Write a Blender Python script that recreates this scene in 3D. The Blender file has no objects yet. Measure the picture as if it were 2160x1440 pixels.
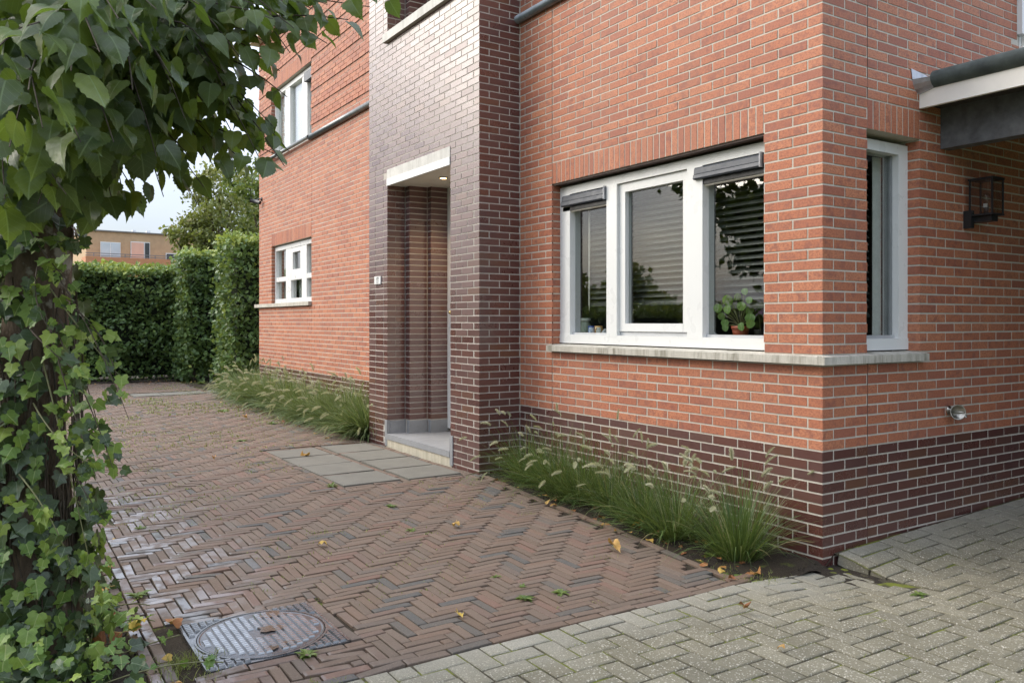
import bpy, bmesh, math, random
from mathutils import Vector, Matrix, Euler
R = math.radians
rng = random.Random(7)
scene = bpy.context.scene
col = scene.collection

# ------------------------------------------------------------------ camera
CAMX, CAMY, CAMZ = -4.1815, -3.0948, 1.470
FPX, PCX, HOR = 1730.0, 1080.0, 678.0          # focal length / principal column / horizon row of the 2160 px photograph
TH = math.atan(1113 / 1730.0)
SN, CS = math.sin(TH), math.cos(TH)
cd = bpy.data.cameras.new('camera')
cam = bpy.data.objects.new('camera', cd); col.objects.link(cam)
cam.location = (CAMX, CAMY, CAMZ); cam.rotation_euler = (R(90), 0, -TH)
cd.sensor_width = 36.0; cd.lens = FPX / 2160 * 36.0
cd.shift_y = -(720 - HOR) / 2160.0
cd.clip_start = 0.05; cd.clip_end = 900
scene.camera = cam

# ------------------------------------------------------------------ sky, sun, exposure
SUN_EL, SUN_AZ = R(34), R(313)      # azimuth of the sun measured from +Y towards +X
w = bpy.data.worlds.new('World'); scene.world = w; w.use_nodes = True
nt = w.node_tree; nt.nodes.clear()
N = nt.nodes.new; L = nt.links.new
out = N('ShaderNodeOutputWorld'); bg = N('ShaderNodeBackground'); bg.inputs[1].default_value = 0.067
sky = N('ShaderNodeTexSky'); sky.sky_type = 'NISHITA'; sky.sun_disc = False
sky.sun_elevation = SUN_EL; sky.sun_rotation = SUN_AZ; sky.dust_density = 2.5; sky.ozone_density = 1.5
tc = N('ShaderNodeTexCoord'); mp = N('ShaderNodeMapping'); mp.inputs['Scale'].default_value = (1.0, 1.0, 2.6)
nz = N('ShaderNodeTexNoise'); nz.inputs['Scale'].default_value = 2.3; nz.inputs['Detail'].default_value = 7; nz.inputs['Roughness'].default_value = 0.55
rp = N('ShaderNodeValToRGB'); rp.color_ramp.elements[0].position = 0.36; rp.color_ramp.elements[1].position = 0.62
rp.color_ramp.elements[0].color = (0.40, 0.40, 0.40, 1); rp.color_ramp.elements[1].color = (1, 1, 1, 1)
mx = N('ShaderNodeMix'); mx.data_type = 'RGBA'
mx.inputs['B'].default_value = (5.5, 6.0, 7.0, 1)
L(tc.outputs['Generated'], mp.inputs[0]); L(mp.outputs[0], nz.inputs['Vector']); L(nz.outputs[0], rp.inputs[0])
L(rp.outputs[0], mx.inputs['Factor']); L(sky.outputs[0], mx.inputs['A']); sz = N('ShaderNodeSeparateXYZ'); L(tc.outputs['Generated'], sz.inputs[0])
m1 = N('ShaderNodeMath'); m1.operation = 'MAXIMUM'; L(sz.outputs[2], m1.inputs[0]); m1.inputs[1].default_value = 0.0
m2 = N('ShaderNodeMath'); m2.operation = 'MULTIPLY_ADD'; L(m1.outputs[0], m2.inputs[0]); m2.inputs[1].default_value = 1.90; m2.inputs[2].default_value = 0.56   # overcast sky, its unseen zenith brightened further to light the walls
ml = N('ShaderNodeMix'); ml.data_type = 'RGBA'; ml.blend_type = 'MULTIPLY'; ml.inputs['Factor'].default_value = 1.0
L(mx.outputs['Result'], ml.inputs['A']); L(m2.outputs[0], ml.inputs['B']); L(ml.outputs['Result'], bg.inputs[0]); L(bg.outputs[0], out.inputs[0])
sl = bpy.data.lights.new('sun', 'SUN'); sl.energy = 1.4; sl.angle = R(50); sl.color = (1.0, 0.92, 0.80)
so = bpy.data.objects.new('sun', sl); col.objects.link(so)
sdir = Vector((math.sin(SUN_AZ) * math.cos(SUN_EL), math.cos(SUN_AZ) * math.cos(SUN_EL), math.sin(SUN_EL)))
so.rotation_euler = (-sdir).to_track_quat('-Z', 'Y').to_euler(); so.location = (-8, -8, 12)
scene.view_settings.view_transform = 'Standard'; scene.view_settings.look = 'None'
scene.view_settings.gamma = 1.0; scene.view_settings.use_curve_mapping = False
scene.view_settings.exposure = 1.66

# ------------------------------------------------------------------ helpers
def ray(x, y):
    a = (x - PCX) / FPX; b = (HOR - y) / FPX
    return (SN + a * CS, CS - a * SN, b)
def at(x, y, D):                      # point seen at photo pixel x, y at depth D
    r = ray(x, y); return Vector((CAMX + D * r[0], CAMY + D * r[1], CAMZ + D * r[2]))
def on_z(x, y, Z):
    r = ray(x, y); t = (Z - CAMZ) / r[2]; return Vector((CAMX + t * r[0], CAMY + t * r[1], Z))
def on_x(x, y, X):
    r = ray(x, y); t = (X - CAMX) / r[0]; return Vector((X, CAMY + t * r[1], CAMZ + t * r[2]))
def pix(p):
    dx, dy, dz = p[0] - CAMX, p[1] - CAMY, p[2] - CAMZ
    D = dx * SN + dy * CS
    if D < 0.05: return (-9999, -9999, D)
    return (PCX + FPX * (dx * CS - dy * SN) / D, HOR - FPX * dz / D, D)
def inframe(p, m=0):
    q = pix(p); return q[2] > 0.1 and -m < q[0] < 2160 + m and -m < q[1] < 1440 + m
def seen_size(p, s):
    q = pix(p)
    if q[2] < 0.3 or not (-40 < q[0] < 2200 and -40 < q[1] < 1480): return 0
    return s / q[2]

class MB:
    def __init__(s): s.v = []; s.f = []; s.r = []; s.uv = []; s.m = []; s.useuv = False
    def face(s, pts, r=0.5, uv=None, m=0):
        b = len(s.v); s.v.extend(pts); s.f.append(tuple(range(b, b + len(pts)))); s.r.append(r); s.m.append(m)
        if uv: s.useuv = True
        s.uv.append(uv if uv else [(0, 0)] * len(pts))
    def add(s, vs, fs, r=0.5, uvs=None, m=0):
        b = len(s.v); s.v.extend(vs)
        for i, f in enumerate(fs):
            s.f.append(tuple(b + k for k in f)); s.r.append(r if not isinstance(r, list) else r[i]); s.m.append(m)
            if uvs: s.useuv = True; s.uv.append([uvs[k] for k in f])
            else: s.uv.append([(0, 0)] * len(f))
    def box(s, x0, x1, y0, y1, z0, z1, r=0.5, m=0):
        if x0 > x1: x0, x1 = x1, x0
        if y0 > y1: y0, y1 = y1, y0
        vs = [(x0, y0, z0), (x1, y0, z0), (x1, y1, z0), (x0, y1, z0), (x0, y0, z1), (x1, y0, z1), (x1, y1, z1), (x0, y1, z1)]
        s.add(vs, BOXF, r, None, m)
    def obox(s, M, r=0.5, m=0):        # unit cube under a matrix
        s.add([tuple(M @ Vector(p)) for p in UNIT], BOXF, r, None, m)
    def tube(s, pts, rad, n=6, r=0.5, cap=True, m=0):
        pts = [Vector(p) for p in pts]; k = len(pts)
        rads = rad if isinstance(rad, (list, tuple)) else [rad] * k
        vs = []; up = Vector((0.13, 0.31, 0.94))
        for i, p in enumerate(pts):
            d = (pts[min(i + 1, k - 1)] - pts[max(i - 1, 0)]).normalized()
            a = d.cross(up)
            if a.length < 1e-3: a = d.cross(Vector((1, 0, 0)))
            a.normalize(); b = d.cross(a)
            for j in range(n):
                t = 2 * math.pi * j / n
                vs.append(tuple(p + a * math.cos(t) * rads[i] + b * math.sin(t) * rads[i]))
        fs = [(i * n + j, i * n + (j + 1) % n, (i + 1) * n + (j + 1) % n, (i + 1) * n + j) for i in range(k - 1) for j in range(n)]
        if cap: fs.append(tuple(range(n))); fs.append(tuple((k - 1) * n + j for j in range(n - 1, -1, -1)))
        s.add(vs, fs, r, None, m)
    def lathe(s, prof, n=20, M=None, r=0.5, m=0, cap=True):     # prof: (radius, height)
        M = M or Matrix(); vs = []; k = len(prof)
        for (a, h) in prof:
            for j in range(n):
                t = 2 * math.pi * j / n; vs.append(tuple(M @ Vector((a * math.cos(t), a * math.sin(t), h))))
        fs = [(i * n + j, i * n + (j + 1) % n, (i + 1) * n + (j + 1) % n, (i + 1) * n + j) for i in range(k - 1) for j in range(n)]
        if cap: fs.append(tuple(range(n - 1, -1, -1))); fs.append(tuple((k - 1) * n + j for j in range(n)))
        s.add(vs, fs, r, None, m)
    def mesh(s, name, mats, org=(0, 0, 0), smooth=False):
        me = bpy.data.meshes.new(name); o = Vector(org)
        vs = s.v if not any(org) else [tuple(Vector(v) - o) for v in s.v]
        me.from_pydata(vs, [], s.f)
        if not isinstance(mats, (list, tuple)): mats = [mats]
        for mm in mats: me.materials.append(mm)
        if len(mats) > 1: me.polygons.foreach_set('material_index', s.m)
        a = me.attributes.new('rnd', 'FLOAT', 'FACE'); a.data.foreach_set('value', s.r)
        if s.useuv:
            u = me.uv_layers.new(name='UVMap'); flat = []
            for q in s.uv:
                for c in q: flat.extend(c)
            u.data.foreach_set('uv', flat)
        if smooth: me.polygons.foreach_set('use_smooth', [True] * len(me.polygons))
        me.update(); return me
    def build(s, name, mats, parent=None, smooth=False):
        org = wpos(parent)
        o = bpy.data.objects.new(name, s.mesh(name, mats, org, smooth)); col.objects.link(o)
        o.parent = parent; return o
UNIT = [(-.5, -.5, -.5), (.5, -.5, -.5), (.5, .5, -.5), (-.5, .5, -.5), (-.5, -.5, .5), (.5, -.5, .5), (.5, .5, .5), (-.5, .5, .5)]
BOXF = [(0, 3, 2, 1), (4, 5, 6, 7), (0, 1, 5, 4), (1, 2, 6, 5), (2, 3, 7, 6), (3, 0, 4, 7)]
def wpos(o):
    v = Vector((0, 0, 0))
    while o is not None: v = v + o.location; o = o.parent
    return v
def thing(name, label, cat, loc=(0, 0, 0), group=None):
    o = bpy.data.objects.new(name, None); col.objects.link(o); o.location = loc; o.empty_display_size = 0.1
    return tag(o, label, cat, group)
def tag(o, label, cat, group=None):
    o['label'] = label; o['category'] = cat
    if group: o['group'] = group
    return o
def part(name, parent=None):          # plain child Empty used as a part that holds sub-parts
    o = bpy.data.objects.new(name, None); col.objects.link(o); o.parent = parent; o.empty_display_size = 0.1; return o
def stuff(o): o['kind'] = 'stuff'; return o
def structure(o): o['kind'] = 'structure'; return o
def inst(name, me, parent, M):        # shares mesh data; M in world space, parents are never rotated
    o = bpy.data.objects.new(name, me); col.objects.link(o); o.parent = parent
    M = Matrix.Translation(-wpos(parent)) @ M
    o.matrix_basis = M; return o
def centre(mb):
    n = len(mb.v); return Vector((sum(v[0] for v in mb.v) / n, sum(v[1] for v in mb.v) / n, min(v[2] for v in mb.v)))
def lone(name, mb, mats, label, cat, group=None, smooth=False):   # a thing that is one mesh, origin at its base
    c = centre(mb); me = mb.mesh(name, mats, c, smooth)
    o = bpy.data.objects.new(name, me); col.objects.link(o); o.location = c
    return tag(o, label, cat, group)

# ------------------------------------------------------------------ materials
MATS = {}
class G:                                # tiny node-graph helper
    def __init__(s, name):
        s.mat = bpy.data.materials.new(name); s.mat.use_nodes = True; s.t = s.mat.node_tree; s.t.nodes.clear()
        s.o = s.n('ShaderNodeOutputMaterial'); MATS[name] = s.mat
    def n(s, k): return s.t.nodes.new(k)
    def l(s, a, b): s.t.links.new(a, b)
    def put(s, sock, v):
        if hasattr(v, 'is_linked') or hasattr(v, 'links'): s.l(v, sock)
        elif isinstance(v, (tuple, list)) and len(v) == 3 and sock.type == 'RGBA': sock.default_value = (*v, 1)
        else: sock.default_value = v
    def rnd(s):
        a = s.n('ShaderNodeAttribute'); a.attribute_name = 'rnd'; return a.outputs['Fac']
    def pos(s, scale=(1, 1, 1)):
        g = s.n('ShaderNodeNewGeometry'); m = s.n('ShaderNodeMapping'); m.inputs['Scale'].default_value = scale
        s.l(g.outputs['Position'], m.inputs[0]); return m.outputs[0]
    def noise(s, vec, scale, detail=3, rough=0.5, w=None):
        a = s.n('ShaderNodeTexNoise'); a.inputs['Scale'].default_value = scale; a.inputs['Detail'].default_value = detail
        a.inputs['Roughness'].default_value = rough
        if w is not None: a.noise_dimensions = '4D'; s.put(a.inputs['W'], w)
        s.l(vec, a.inputs['Vector']); return a.outputs[0]
    def ramp(s, fac, stops):
        a = s.n('ShaderNodeValToRGB'); cr = a.color_ramp
        while len(cr.elements) < len(stops): cr.elements.new(0.5)
        for e, (p, c) in zip(cr.elements, stops):
            e.position = p; e.color = (*c, 1) if isinstance(c, (tuple, list)) else (c, c, c, 1)
        s.put(a.inputs[0], fac); return a.outputs[0]
    def mix(s, fac, a, b, mode='MIX'):
        m = s.n('ShaderNodeMix'); m.data_type = 'RGBA'; m.blend_type = mode
        s.put(m.inputs['Factor'], fac); s.put(m.inputs['A'], a); s.put(m.inputs['B'], b); return m.outputs['Result']
    def math(s, op, a, b=0.0, clamp=False):
        m = s.n('ShaderNodeMath'); m.operation = op; m.use_clamp = clamp; s.put(m.inputs[0], a); s.put(m.inputs[1], b); return m.outputs[0]
    def bump(s, h, strength=0.3, dist=0.01):
        b = s.n('ShaderNodeBump'); b.inputs['Strength'].default_value = strength; b.inputs['Distance'].default_value = dist
        s.l(h, b.inputs['Height']); return b.outputs[0]
    def bsdf(s, color, rough=0.6, metal=0.0, bump=None, spec=0.5, **kw):
        p = s.n('ShaderNodeBsdfPrincipled'); s.put(p.inputs['Base Color'], color); s.put(p.inputs['Roughness'], rough)
        p.inputs['Metallic'].default_value = metal; s.put(p.inputs['Specular IOR Level'], spec)
        if bump is not None: s.l(bump, p.inputs['Normal'])
        for k, v in kw.items(): s.put(p.inputs[k], v)
        s.l(p.outputs[0], s.o.inputs[0]); return p.outputs[0]

def m_plain(name, c, rough=0.5, metal=0.0, var=0.12, scale=8, spec=0.5):
    g = G(name); p = g.pos(); n = g.noise(p, scale, 5, 0.6)
    c2 = tuple(x * (1 - var) for x in c); c1 = tuple(min(1, x * (1 + var)) for x in c)
    g.bsdf(g.ramp(n, [(0.3, c2), (0.7, c1)]), g.ramp(g.noise(p, scale * 2.7, 3), [(0.3, max(0.02, rough - 0.08)), (0.7, min(1, rough + 0.08))]),
           metal, g.bump(g.noise(p, 120, 2), 0.06, 0.004), spec)
    return g.mat
def m_orange():
    g = G('orange_brick'); p = g.pos(); r = g.rnd()
    base = g.ramp(r, [(0.0, (0.430, 0.156, 0.078)), (0.25, (0.395, 0.140, 0.072)), (0.45, (0.448, 0.172, 0.088)), (0.62, (0.475, 0.190, 0.098)), (0.80, (0.380, 0.134, 0.073)), (0.92, (0.345, 0.122, 0.070)), (1.0, (0.315, 0.114, 0.070))])
    big = g.noise(p, 22, 4, 0.65, g.math('MULTIPLY', r, 37))
    amt = g.math('MULTIPLY', g.ramp(big, [(0.48, 0.0), (0.62, 1.0)]), g.ramp(g.math('FRACT', g.math('MULTIPLY', r, 7.3)), [(0.2, 0.15), (0.7, 1.0)]))
    c = g.mix(g.math('MULTIPLY', amt, 0.66), base, (0.19, 0.075, 0.060))
    fine = g.noise(g.pos((1, 1, 1.5)), 62, 5, 0.72)
    c = g.mix(g.ramp(fine, [(0.47, 0.0), (0.60, 0.75)]), c, (0.235, 0.080, 0.048))
    c = g.mix(g.ramp(fine, [(0.22, 0.32), (0.40, 0.0)]), c, (0.60, 0.33, 0.20))
    c = g.mix(g.ramp(g.noise(g.pos((1.6, 1.6, 0.5)), 1.3, 5, 0.6), [(0.45, 0.0), (0.75, 0.38)]), c, (0.27, 0.135, 0.092))
    g.bsdf(c, 0.66, 0, g.bump(g.noise(p, 170, 3), 0.28, 0.004), 0.38)
    return g.mat
def m_dark():
    g = G('dark_glazed_brick'); p = g.pos(); r = g.rnd()
    base = g.ramp(r, [(0.0, (0.088, 0.028, 0.022)), (0.35, (0.070, 0.025, 0.023)), (0.6, (0.105, 0.036, 0.026)), (0.8, (0.080, 0.034, 0.032)), (1.0, (0.118, 0.046, 0.022))])
    n = g.noise(p, 26, 4, 0.6, g.math('MULTIPLY', r, 11))
    c = g.mix(g.ramp(n, [(0.35, 0.0), (0.75, 0.5)]), base, (0.115, 0.050, 0.040))
    rough = g.ramp(g.math('ADD', g.math('MULTIPLY', g.math('FRACT', g.math('MULTIPLY', r, 5.7)), 0.6), g.math('MULTIPLY', n, 0.4)), [(0.1, 0.22), (0.9, 0.40)])
    g.bsdf(c, rough, 0, g.bump(g.noise(p, 60, 3), 0.10, 0.004), 0.5, IOR=1.85)
    return g.mat
def m_mortar(name, c):
    g = G(name); p = g.pos(); n = g.noise(p, 5, 6, 0.65); f = g.noise(p, 190, 2)
    cc = g.mix(g.ramp(n, [(0.35, 0.0), (0.75, 0.7)]), c, tuple(x * 0.72 for x in c))
    cc = g.mix(g.ramp(f, [(0.4, 0.0), (0.7, 0.35)]), cc, tuple(x * 0.6 for x in c))
    g.bsdf(cc, 0.92, 0, g.bump(f, 0.5, 0.004), 0.2); return g.mat
def m_concrete(name, c, streak=0.0, rough=0.8):
    g = G(name); p = g.pos(); n = g.noise(p, 6, 6, 0.65); f = g.noise(p, 140, 3)
    cc = g.mix(g.ramp(n, [(0.35, 0.0), (0.7, 0.55)]), c, tuple(x * 0.66 for x in c))
    if streak:
        st = g.noise(g.pos((19, 19, 2.0)), 1.0, 6, 0.7)
        cc = g.mix(g.math('MULTIPLY', g.ramp(st, [(0.44, 0.0), (0.62, 1.0)]), g.ramp(g.noise(p, 2.3, 3), [(0.35, 0.25), (0.7, streak)])), cc, (0.13, 0.115, 0.075))
    cc = g.mix(g.ramp(f, [(0.5, 0.0), (0.75, 0.3)]), cc, tuple(x * 0.5 for x in c))
    g.bsdf(cc, rough, 0, g.bump(f, 0.35, 0.003), 0.3); return g.mat
def m_paver():
    g = G('clinker_paver'); p = g.pos(); r = g.rnd()
    base = g.ramp(r, [(0.0, (0.118, 0.078, 0.052)), (0.18, (0.146, 0.092, 0.062)), (0.34, (0.112, 0.080, 0.057)), (0.5, (0.154, 0.104, 0.073)), (0.64, (0.126, 0.092, 0.068)), (0.80, (0.156, 0.084, 0.058)), (0.92, (0.096, 0.080, 0.064)), (0.97, (0.076, 0.073, 0.066)), (1.0, (0.062, 0.063, 0.060))])
    n = g.noise(p, 20, 4, 0.65, g.math('MULTIPLY', r, 9)); f = g.noise(p, 130, 3, 0.6)
    c = g.mix(g.ramp(n, [(0.35, 0.0), (0.75, 0.45)]), base, (0.115, 0.086, 0.062))
    c = g.mix(g.ramp(f, [(0.55, 0.0), (0.75, 0.5)]), c, (0.26, 0.20, 0.145))
    # rain still standing on the side below the tree
    sx = g.n('ShaderNodeSeparateXYZ'); g.l(g.pos(), sx.inputs[0])
    wx = g.ramp(g.math('MULTIPLY', g.math('ADD', sx.outputs[0], 4.0), 0.5), [(0.25, 1.0), (0.72, 0.0)])
    wy = g.ramp(g.math('MULTIPLY', sx.outputs[1], 0.1), [(0.02, 0.75), (0.10, 1.0), (0.33, 1.0), (0.52, 0.0)])
    wet = g.math('MULTIPLY', g.math('MULTIPLY', wx, wy), g.ramp(g.math('ADD', g.math('MULTIPLY', g.noise(p, 3.0, 4), 0.6), g.math('MULTIPLY', g.math('FRACT', g.math('MULTIPLY', r, 17.0)), 0.4)), [(0.36, 0.0), (0.58, 1.0)]))
    c = g.mix(g.math('MULTIPLY', wet, 0.30), c, (0.060, 0.046, 0.042))
    rough = g.math('SUBTRACT', 0.80, g.math('MULTIPLY', wet, 0.35))
    film = g.math('MULTIPLY', wet, g.ramp(g.noise(p, 14, 3), [(0.40, 0.0), (0.56, 1.0)]))
    g.bsdf(c, rough, 0, g.bump(g.noise(p, 85, 4), 0.42, 0.004), 0.45, **{'Coat Weight': film, 'Coat Roughness': 0.10, 'Coat IOR': 1.7}); return g.mat
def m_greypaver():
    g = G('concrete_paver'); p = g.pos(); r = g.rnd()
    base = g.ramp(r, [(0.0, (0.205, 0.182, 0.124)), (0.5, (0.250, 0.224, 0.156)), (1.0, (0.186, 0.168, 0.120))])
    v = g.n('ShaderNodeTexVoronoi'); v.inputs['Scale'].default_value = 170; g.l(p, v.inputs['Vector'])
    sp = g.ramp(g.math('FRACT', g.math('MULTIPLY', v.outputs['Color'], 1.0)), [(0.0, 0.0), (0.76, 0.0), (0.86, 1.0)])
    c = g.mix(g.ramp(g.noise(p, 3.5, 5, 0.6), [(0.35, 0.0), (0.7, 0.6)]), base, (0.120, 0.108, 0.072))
    # raised patch by the wall is cleaner and smoother, its colour also lightened to offset the shade there; out on the drive the cement skin is worn to gravel
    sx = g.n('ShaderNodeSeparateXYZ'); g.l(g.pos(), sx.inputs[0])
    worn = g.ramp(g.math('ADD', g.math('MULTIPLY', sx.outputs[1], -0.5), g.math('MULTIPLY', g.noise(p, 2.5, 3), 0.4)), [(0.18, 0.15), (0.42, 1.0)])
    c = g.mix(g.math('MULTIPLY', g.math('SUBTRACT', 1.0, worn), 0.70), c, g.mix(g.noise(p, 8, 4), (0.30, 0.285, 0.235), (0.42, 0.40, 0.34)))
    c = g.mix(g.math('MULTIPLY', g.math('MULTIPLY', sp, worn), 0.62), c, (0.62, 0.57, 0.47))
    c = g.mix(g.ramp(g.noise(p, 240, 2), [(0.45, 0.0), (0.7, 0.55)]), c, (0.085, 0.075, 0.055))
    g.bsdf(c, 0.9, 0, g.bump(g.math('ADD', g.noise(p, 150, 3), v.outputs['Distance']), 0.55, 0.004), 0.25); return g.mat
def m_joint(name, a, b, moss, amount):
    g = G(name); p = g.pos(); n = g.noise(p, 4.5, 5, 0.65); f = g.noise(p, 160, 3, 0.7)
    c = g.mix(g.ramp(f, [(0.35, 0.0), (0.65, 1.0)]), a, b)
    c = g.mix(g.ramp(n, [(amount, 0.0), (amount + 0.07, 0.9)]), c, moss)
    g.bsdf(c, 0.95, 0, g.bump(f, 0.9, 0.01), 0.15); return g.mat
def m_leaf(name, stops, vein, trans, rough=0.42, spec=0.5, back=None, vk=7.0, vw=0.07):
    g = G(name); r = g.rnd(); p = g.pos()
    base = g.ramp(r, stops)
    base = g.mix(g.ramp(g.noise(p, 45, 3), [(0.4, 0.0), (0.75, 0.35)]), base, tuple(x * 0.55 for x in stops[0][1]))
    uv = g.n('ShaderNodeUVMap'); s = g.n('ShaderNodeSeparateXYZ'); g.l(uv.outputs[0], s.inputs[0])
    au = g.math('ABSOLUTE', s.outputs[0])
    mid = g.math('LESS_THAN', au, 0.022)
    side = g.math('LESS_THAN', g.math('FRACT', g.math('MULTIPLY', g.math('SUBTRACT', s.outputs[1], g.math('MULTIPLY', au, 0.85)), vk)), vw)
    vm = g.math('MAXIMUM', mid, g.math('MULTIPLY', side, 0.6))
    cc = g.mix(g.math('MULTIPLY', vm, 0.75), base, vein)
    d = g.n('ShaderNodeBsdfPrincipled'); g.l(cc, d.inputs['Base Color']); d.inputs['Roughness'].default_value = rough; d.inputs['Specular IOR Level'].default_value = spec
    g.l(g.bump(g.math('ADD', g.noise(p, 70, 2), g.math('MULTIPLY', vm, 0.8)), 0.25, 0.004), d.inputs['Normal'])
    t = g.n('ShaderNodeBsdfTranslucent'); g.l(g.mix(0.6, cc, tuple(back or (0.30, 0.42, 0.05))), t.inputs[0])
    m = g.n('ShaderNodeMixShader'); m.inputs[0].default_value = trans
    g.l(d.outputs[0], m.inputs[1]); g.l(t.outputs[0], m.inputs[2]); g.l(m.outputs[0], g.o.inputs[0]); return g.mat
def m_foliage(name, stops, trans=0.3, rough=0.5):
    g = G(name); r = g.rnd(); cc = g.ramp(r, stops)
    d = g.n('ShaderNodeBsdfPrincipled'); g.l(cc, d.inputs['Base Color']); d.inputs['Roughness'].default_value = rough; d.inputs['Specular IOR Level'].default_value = 0.4
    t = g.n('ShaderNodeBsdfTranslucent'); g.l(g.mix(0.5, cc, (0.30, 0.36, 0.05)), t.inputs[0])
    m = g.n('ShaderNodeMixShader'); m.inputs[0].default_value = trans
    g.l(d.outputs[0], m.inputs[1]); g.l(t.outputs[0], m.inputs[2]); g.l(m.outputs[0], g.o.inputs[0]); return g.mat
def m_glass(name, tint=(0.95, 0.97, 0.96), gain=1.8):
    g = G(name); lw = g.n('ShaderNodeLayerWeight'); lw.inputs[0].default_value = 0.5
    fac = g.math('MINIMUM', g.math('MULTIPLY', g.math('ADD', g.math('MULTIPLY', g.math('POWER', lw.outputs['Facing'], 5.0), 0.96), 0.04), gain), 0.95)
    a = g.n('ShaderNodeBsdfTransparent'); a.inputs[0].default_value = (*tint, 1)
    b = g.n('ShaderNodeBsdfGlossy'); b.inputs['Roughness'].default_value = 0.0
    m = g.n('ShaderNodeMixShader'); g.l(fac, m.inputs[0]); g.l(a.outputs[0], m.inputs[1]); g.l(b.outputs[0], m.inputs[2]); g.l(m.outputs[0], g.o.inputs[0]); return g.mat
def m_emit(name, c, s):
    g = G(name); e = g.n('ShaderNodeEmission'); e.inputs[0].default_value = (*c, 1); e.inputs[1].default_value = s; g.l(e.outputs[0], g.o.inputs[0]); return g.mat
def m_bark():
    g = G('bark'); p = g.pos((1, 1, 0.35)); n = g.noise(p, 22, 6, 0.65); l = g.noise(g.pos(), 9, 4, 0.6)
    c = g.ramp(n, [(0.3, (0.060, 0.044, 0.030)), (0.7, (0.170, 0.125, 0.085))])
    c = g.mix(g.ramp(l, [(0.58, 0.0), (0.64, 0.7)]), c, (0.36, 0.34, 0.28))
    g.bsdf(c, 0.9, 0, g.bump(n, 0.9, 0.02), 0.2); return g.mat

ORANGE, DARK = m_orange(), m_dark()
MORTAR = m_mortar('mortar', (0.56, 0.52, 0.44)); DMORTAR = m_mortar('mortar_grey', (0.48, 0.44, 0.385))
SEAL = m_plain('joint_sealant', (0.10, 0.05, 0.035), 0.8)
CONC = m_concrete('sill_concrete', (0.52, 0.49, 0.42), 0.85)
LINT = m_concrete('lintel_concrete', (0.60, 0.585, 0.54), 0.15)
BLUESTONE = m_concrete('bluestone', (0.27, 0.275, 0.28), 0.0, 0.55)
RAWCONC = m_concrete('raw_concrete', (0.50, 0.46, 0.36), 0.3)
SLAB = m_concrete('slab_concrete', (0.165, 0.156, 0.130), 0.0, 0.85)
WHITE = m_plain('white_paint', (0.68, 0.68, 0.655), 0.32, 0, 0.012, 3)
CREAM = m_plain('cream_board', (0.80, 0.755, 0.68), 0.55, 0, 0.06, 5)
STEEL = m_plain('steel_beam', (0.105, 0.108, 0.112), 0.55, 0.0, 0.35, 14)
ANTH = m_plain('anthracite_metal', (0.042, 0.050, 0.064), 0.46, 0.0, 0.06, 6)
BLACK = m_plain('black_metal', (0.012, 0.012, 0.013), 0.45, 0.0, 0.2, 9)
ZINC = m_plain('zinc', (0.42, 0.43, 0.46), 0.38, 0.85, 0.22, 11)
PIPE = m_plain('ledge_pipe_metal', (0.16, 0.175, 0.18), 0.35, 0.4, 0.25, 9)
ROOFING = m_plain('bitumen', (0.050, 0.056, 0.047), 0.75, 0, 0.45, 10)
CHROME = m_plain('worn_nickel', (0.36, 0.335, 0.29), 0.34, 1.0, 0.18, 40)
IRON = m_plain('cast_iron', (0.34, 0.345, 0.35), 0.14, 0.9, 0.2, 14, 0.8)
IRON_DRY = m_plain('cast_iron_rim', (0.20, 0.205, 0.21), 0.24, 0.8, 0.3, 20, 0.6)
PUDDLE = m_plain('puddle_silt', (0.085, 0.066, 0.048), 0.10, 0, 0.3, 30)
BRASS = m_plain('brass', (0.62, 0.47, 0.20), 0.25, 1.0, 0.1, 30)
SLAT = m_plain('black_slat', (0.040, 0.043, 0.040), 0.42, 0, 0.1, 8)
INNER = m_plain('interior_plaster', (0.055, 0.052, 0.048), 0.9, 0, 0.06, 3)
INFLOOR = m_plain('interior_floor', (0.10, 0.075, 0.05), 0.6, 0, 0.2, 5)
CURT = m_plain('net_curtain', (0.58, 0.57, 0.53), 0.9, 0, 0.08, 20)
GLASS = m_glass('window_glass'); LGLASS = m_glass('lantern_glass', (0.86, 0.86, 0.85), 1.3)
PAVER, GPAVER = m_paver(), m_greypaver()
JOINT = m_joint('paver_joint', (0.030, 0.023, 0.016), (0.070, 0.055, 0.038), (0.12, 0.14, 0.030), 0.60)
GJOINT = m_joint('grey_joint', (0.050, 0.042, 0.028), (0.11, 0.095, 0.065), (0.17, 0.19, 0.030), 0.50)
SOIL = m_joint('soil', (0.020, 0.016, 0.012), (0.062, 0.050, 0.038), (0.05, 0.065, 0.018), 0.66)
TURF = m_joint('rough_ground', (0.05, 0.045, 0.03), (0.08, 0.085, 0.04), (0.07, 0.11, 0.03), 0.46)
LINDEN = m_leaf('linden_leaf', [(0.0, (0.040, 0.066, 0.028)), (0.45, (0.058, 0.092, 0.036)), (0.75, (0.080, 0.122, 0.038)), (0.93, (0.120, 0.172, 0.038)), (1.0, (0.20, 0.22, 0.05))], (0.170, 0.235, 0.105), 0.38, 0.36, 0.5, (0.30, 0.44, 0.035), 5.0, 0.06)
IVYD = m_leaf('ivy_dark_leaf', [(0.0, (0.022, 0.042, 0.016)), (0.5, (0.038, 0.068, 0.024)), (1.0, (0.060, 0.100, 0.032))], (0.125, 0.170, 0.095), 0.12, 0.38, 0.5, None, 4.5, 0.07)
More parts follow.
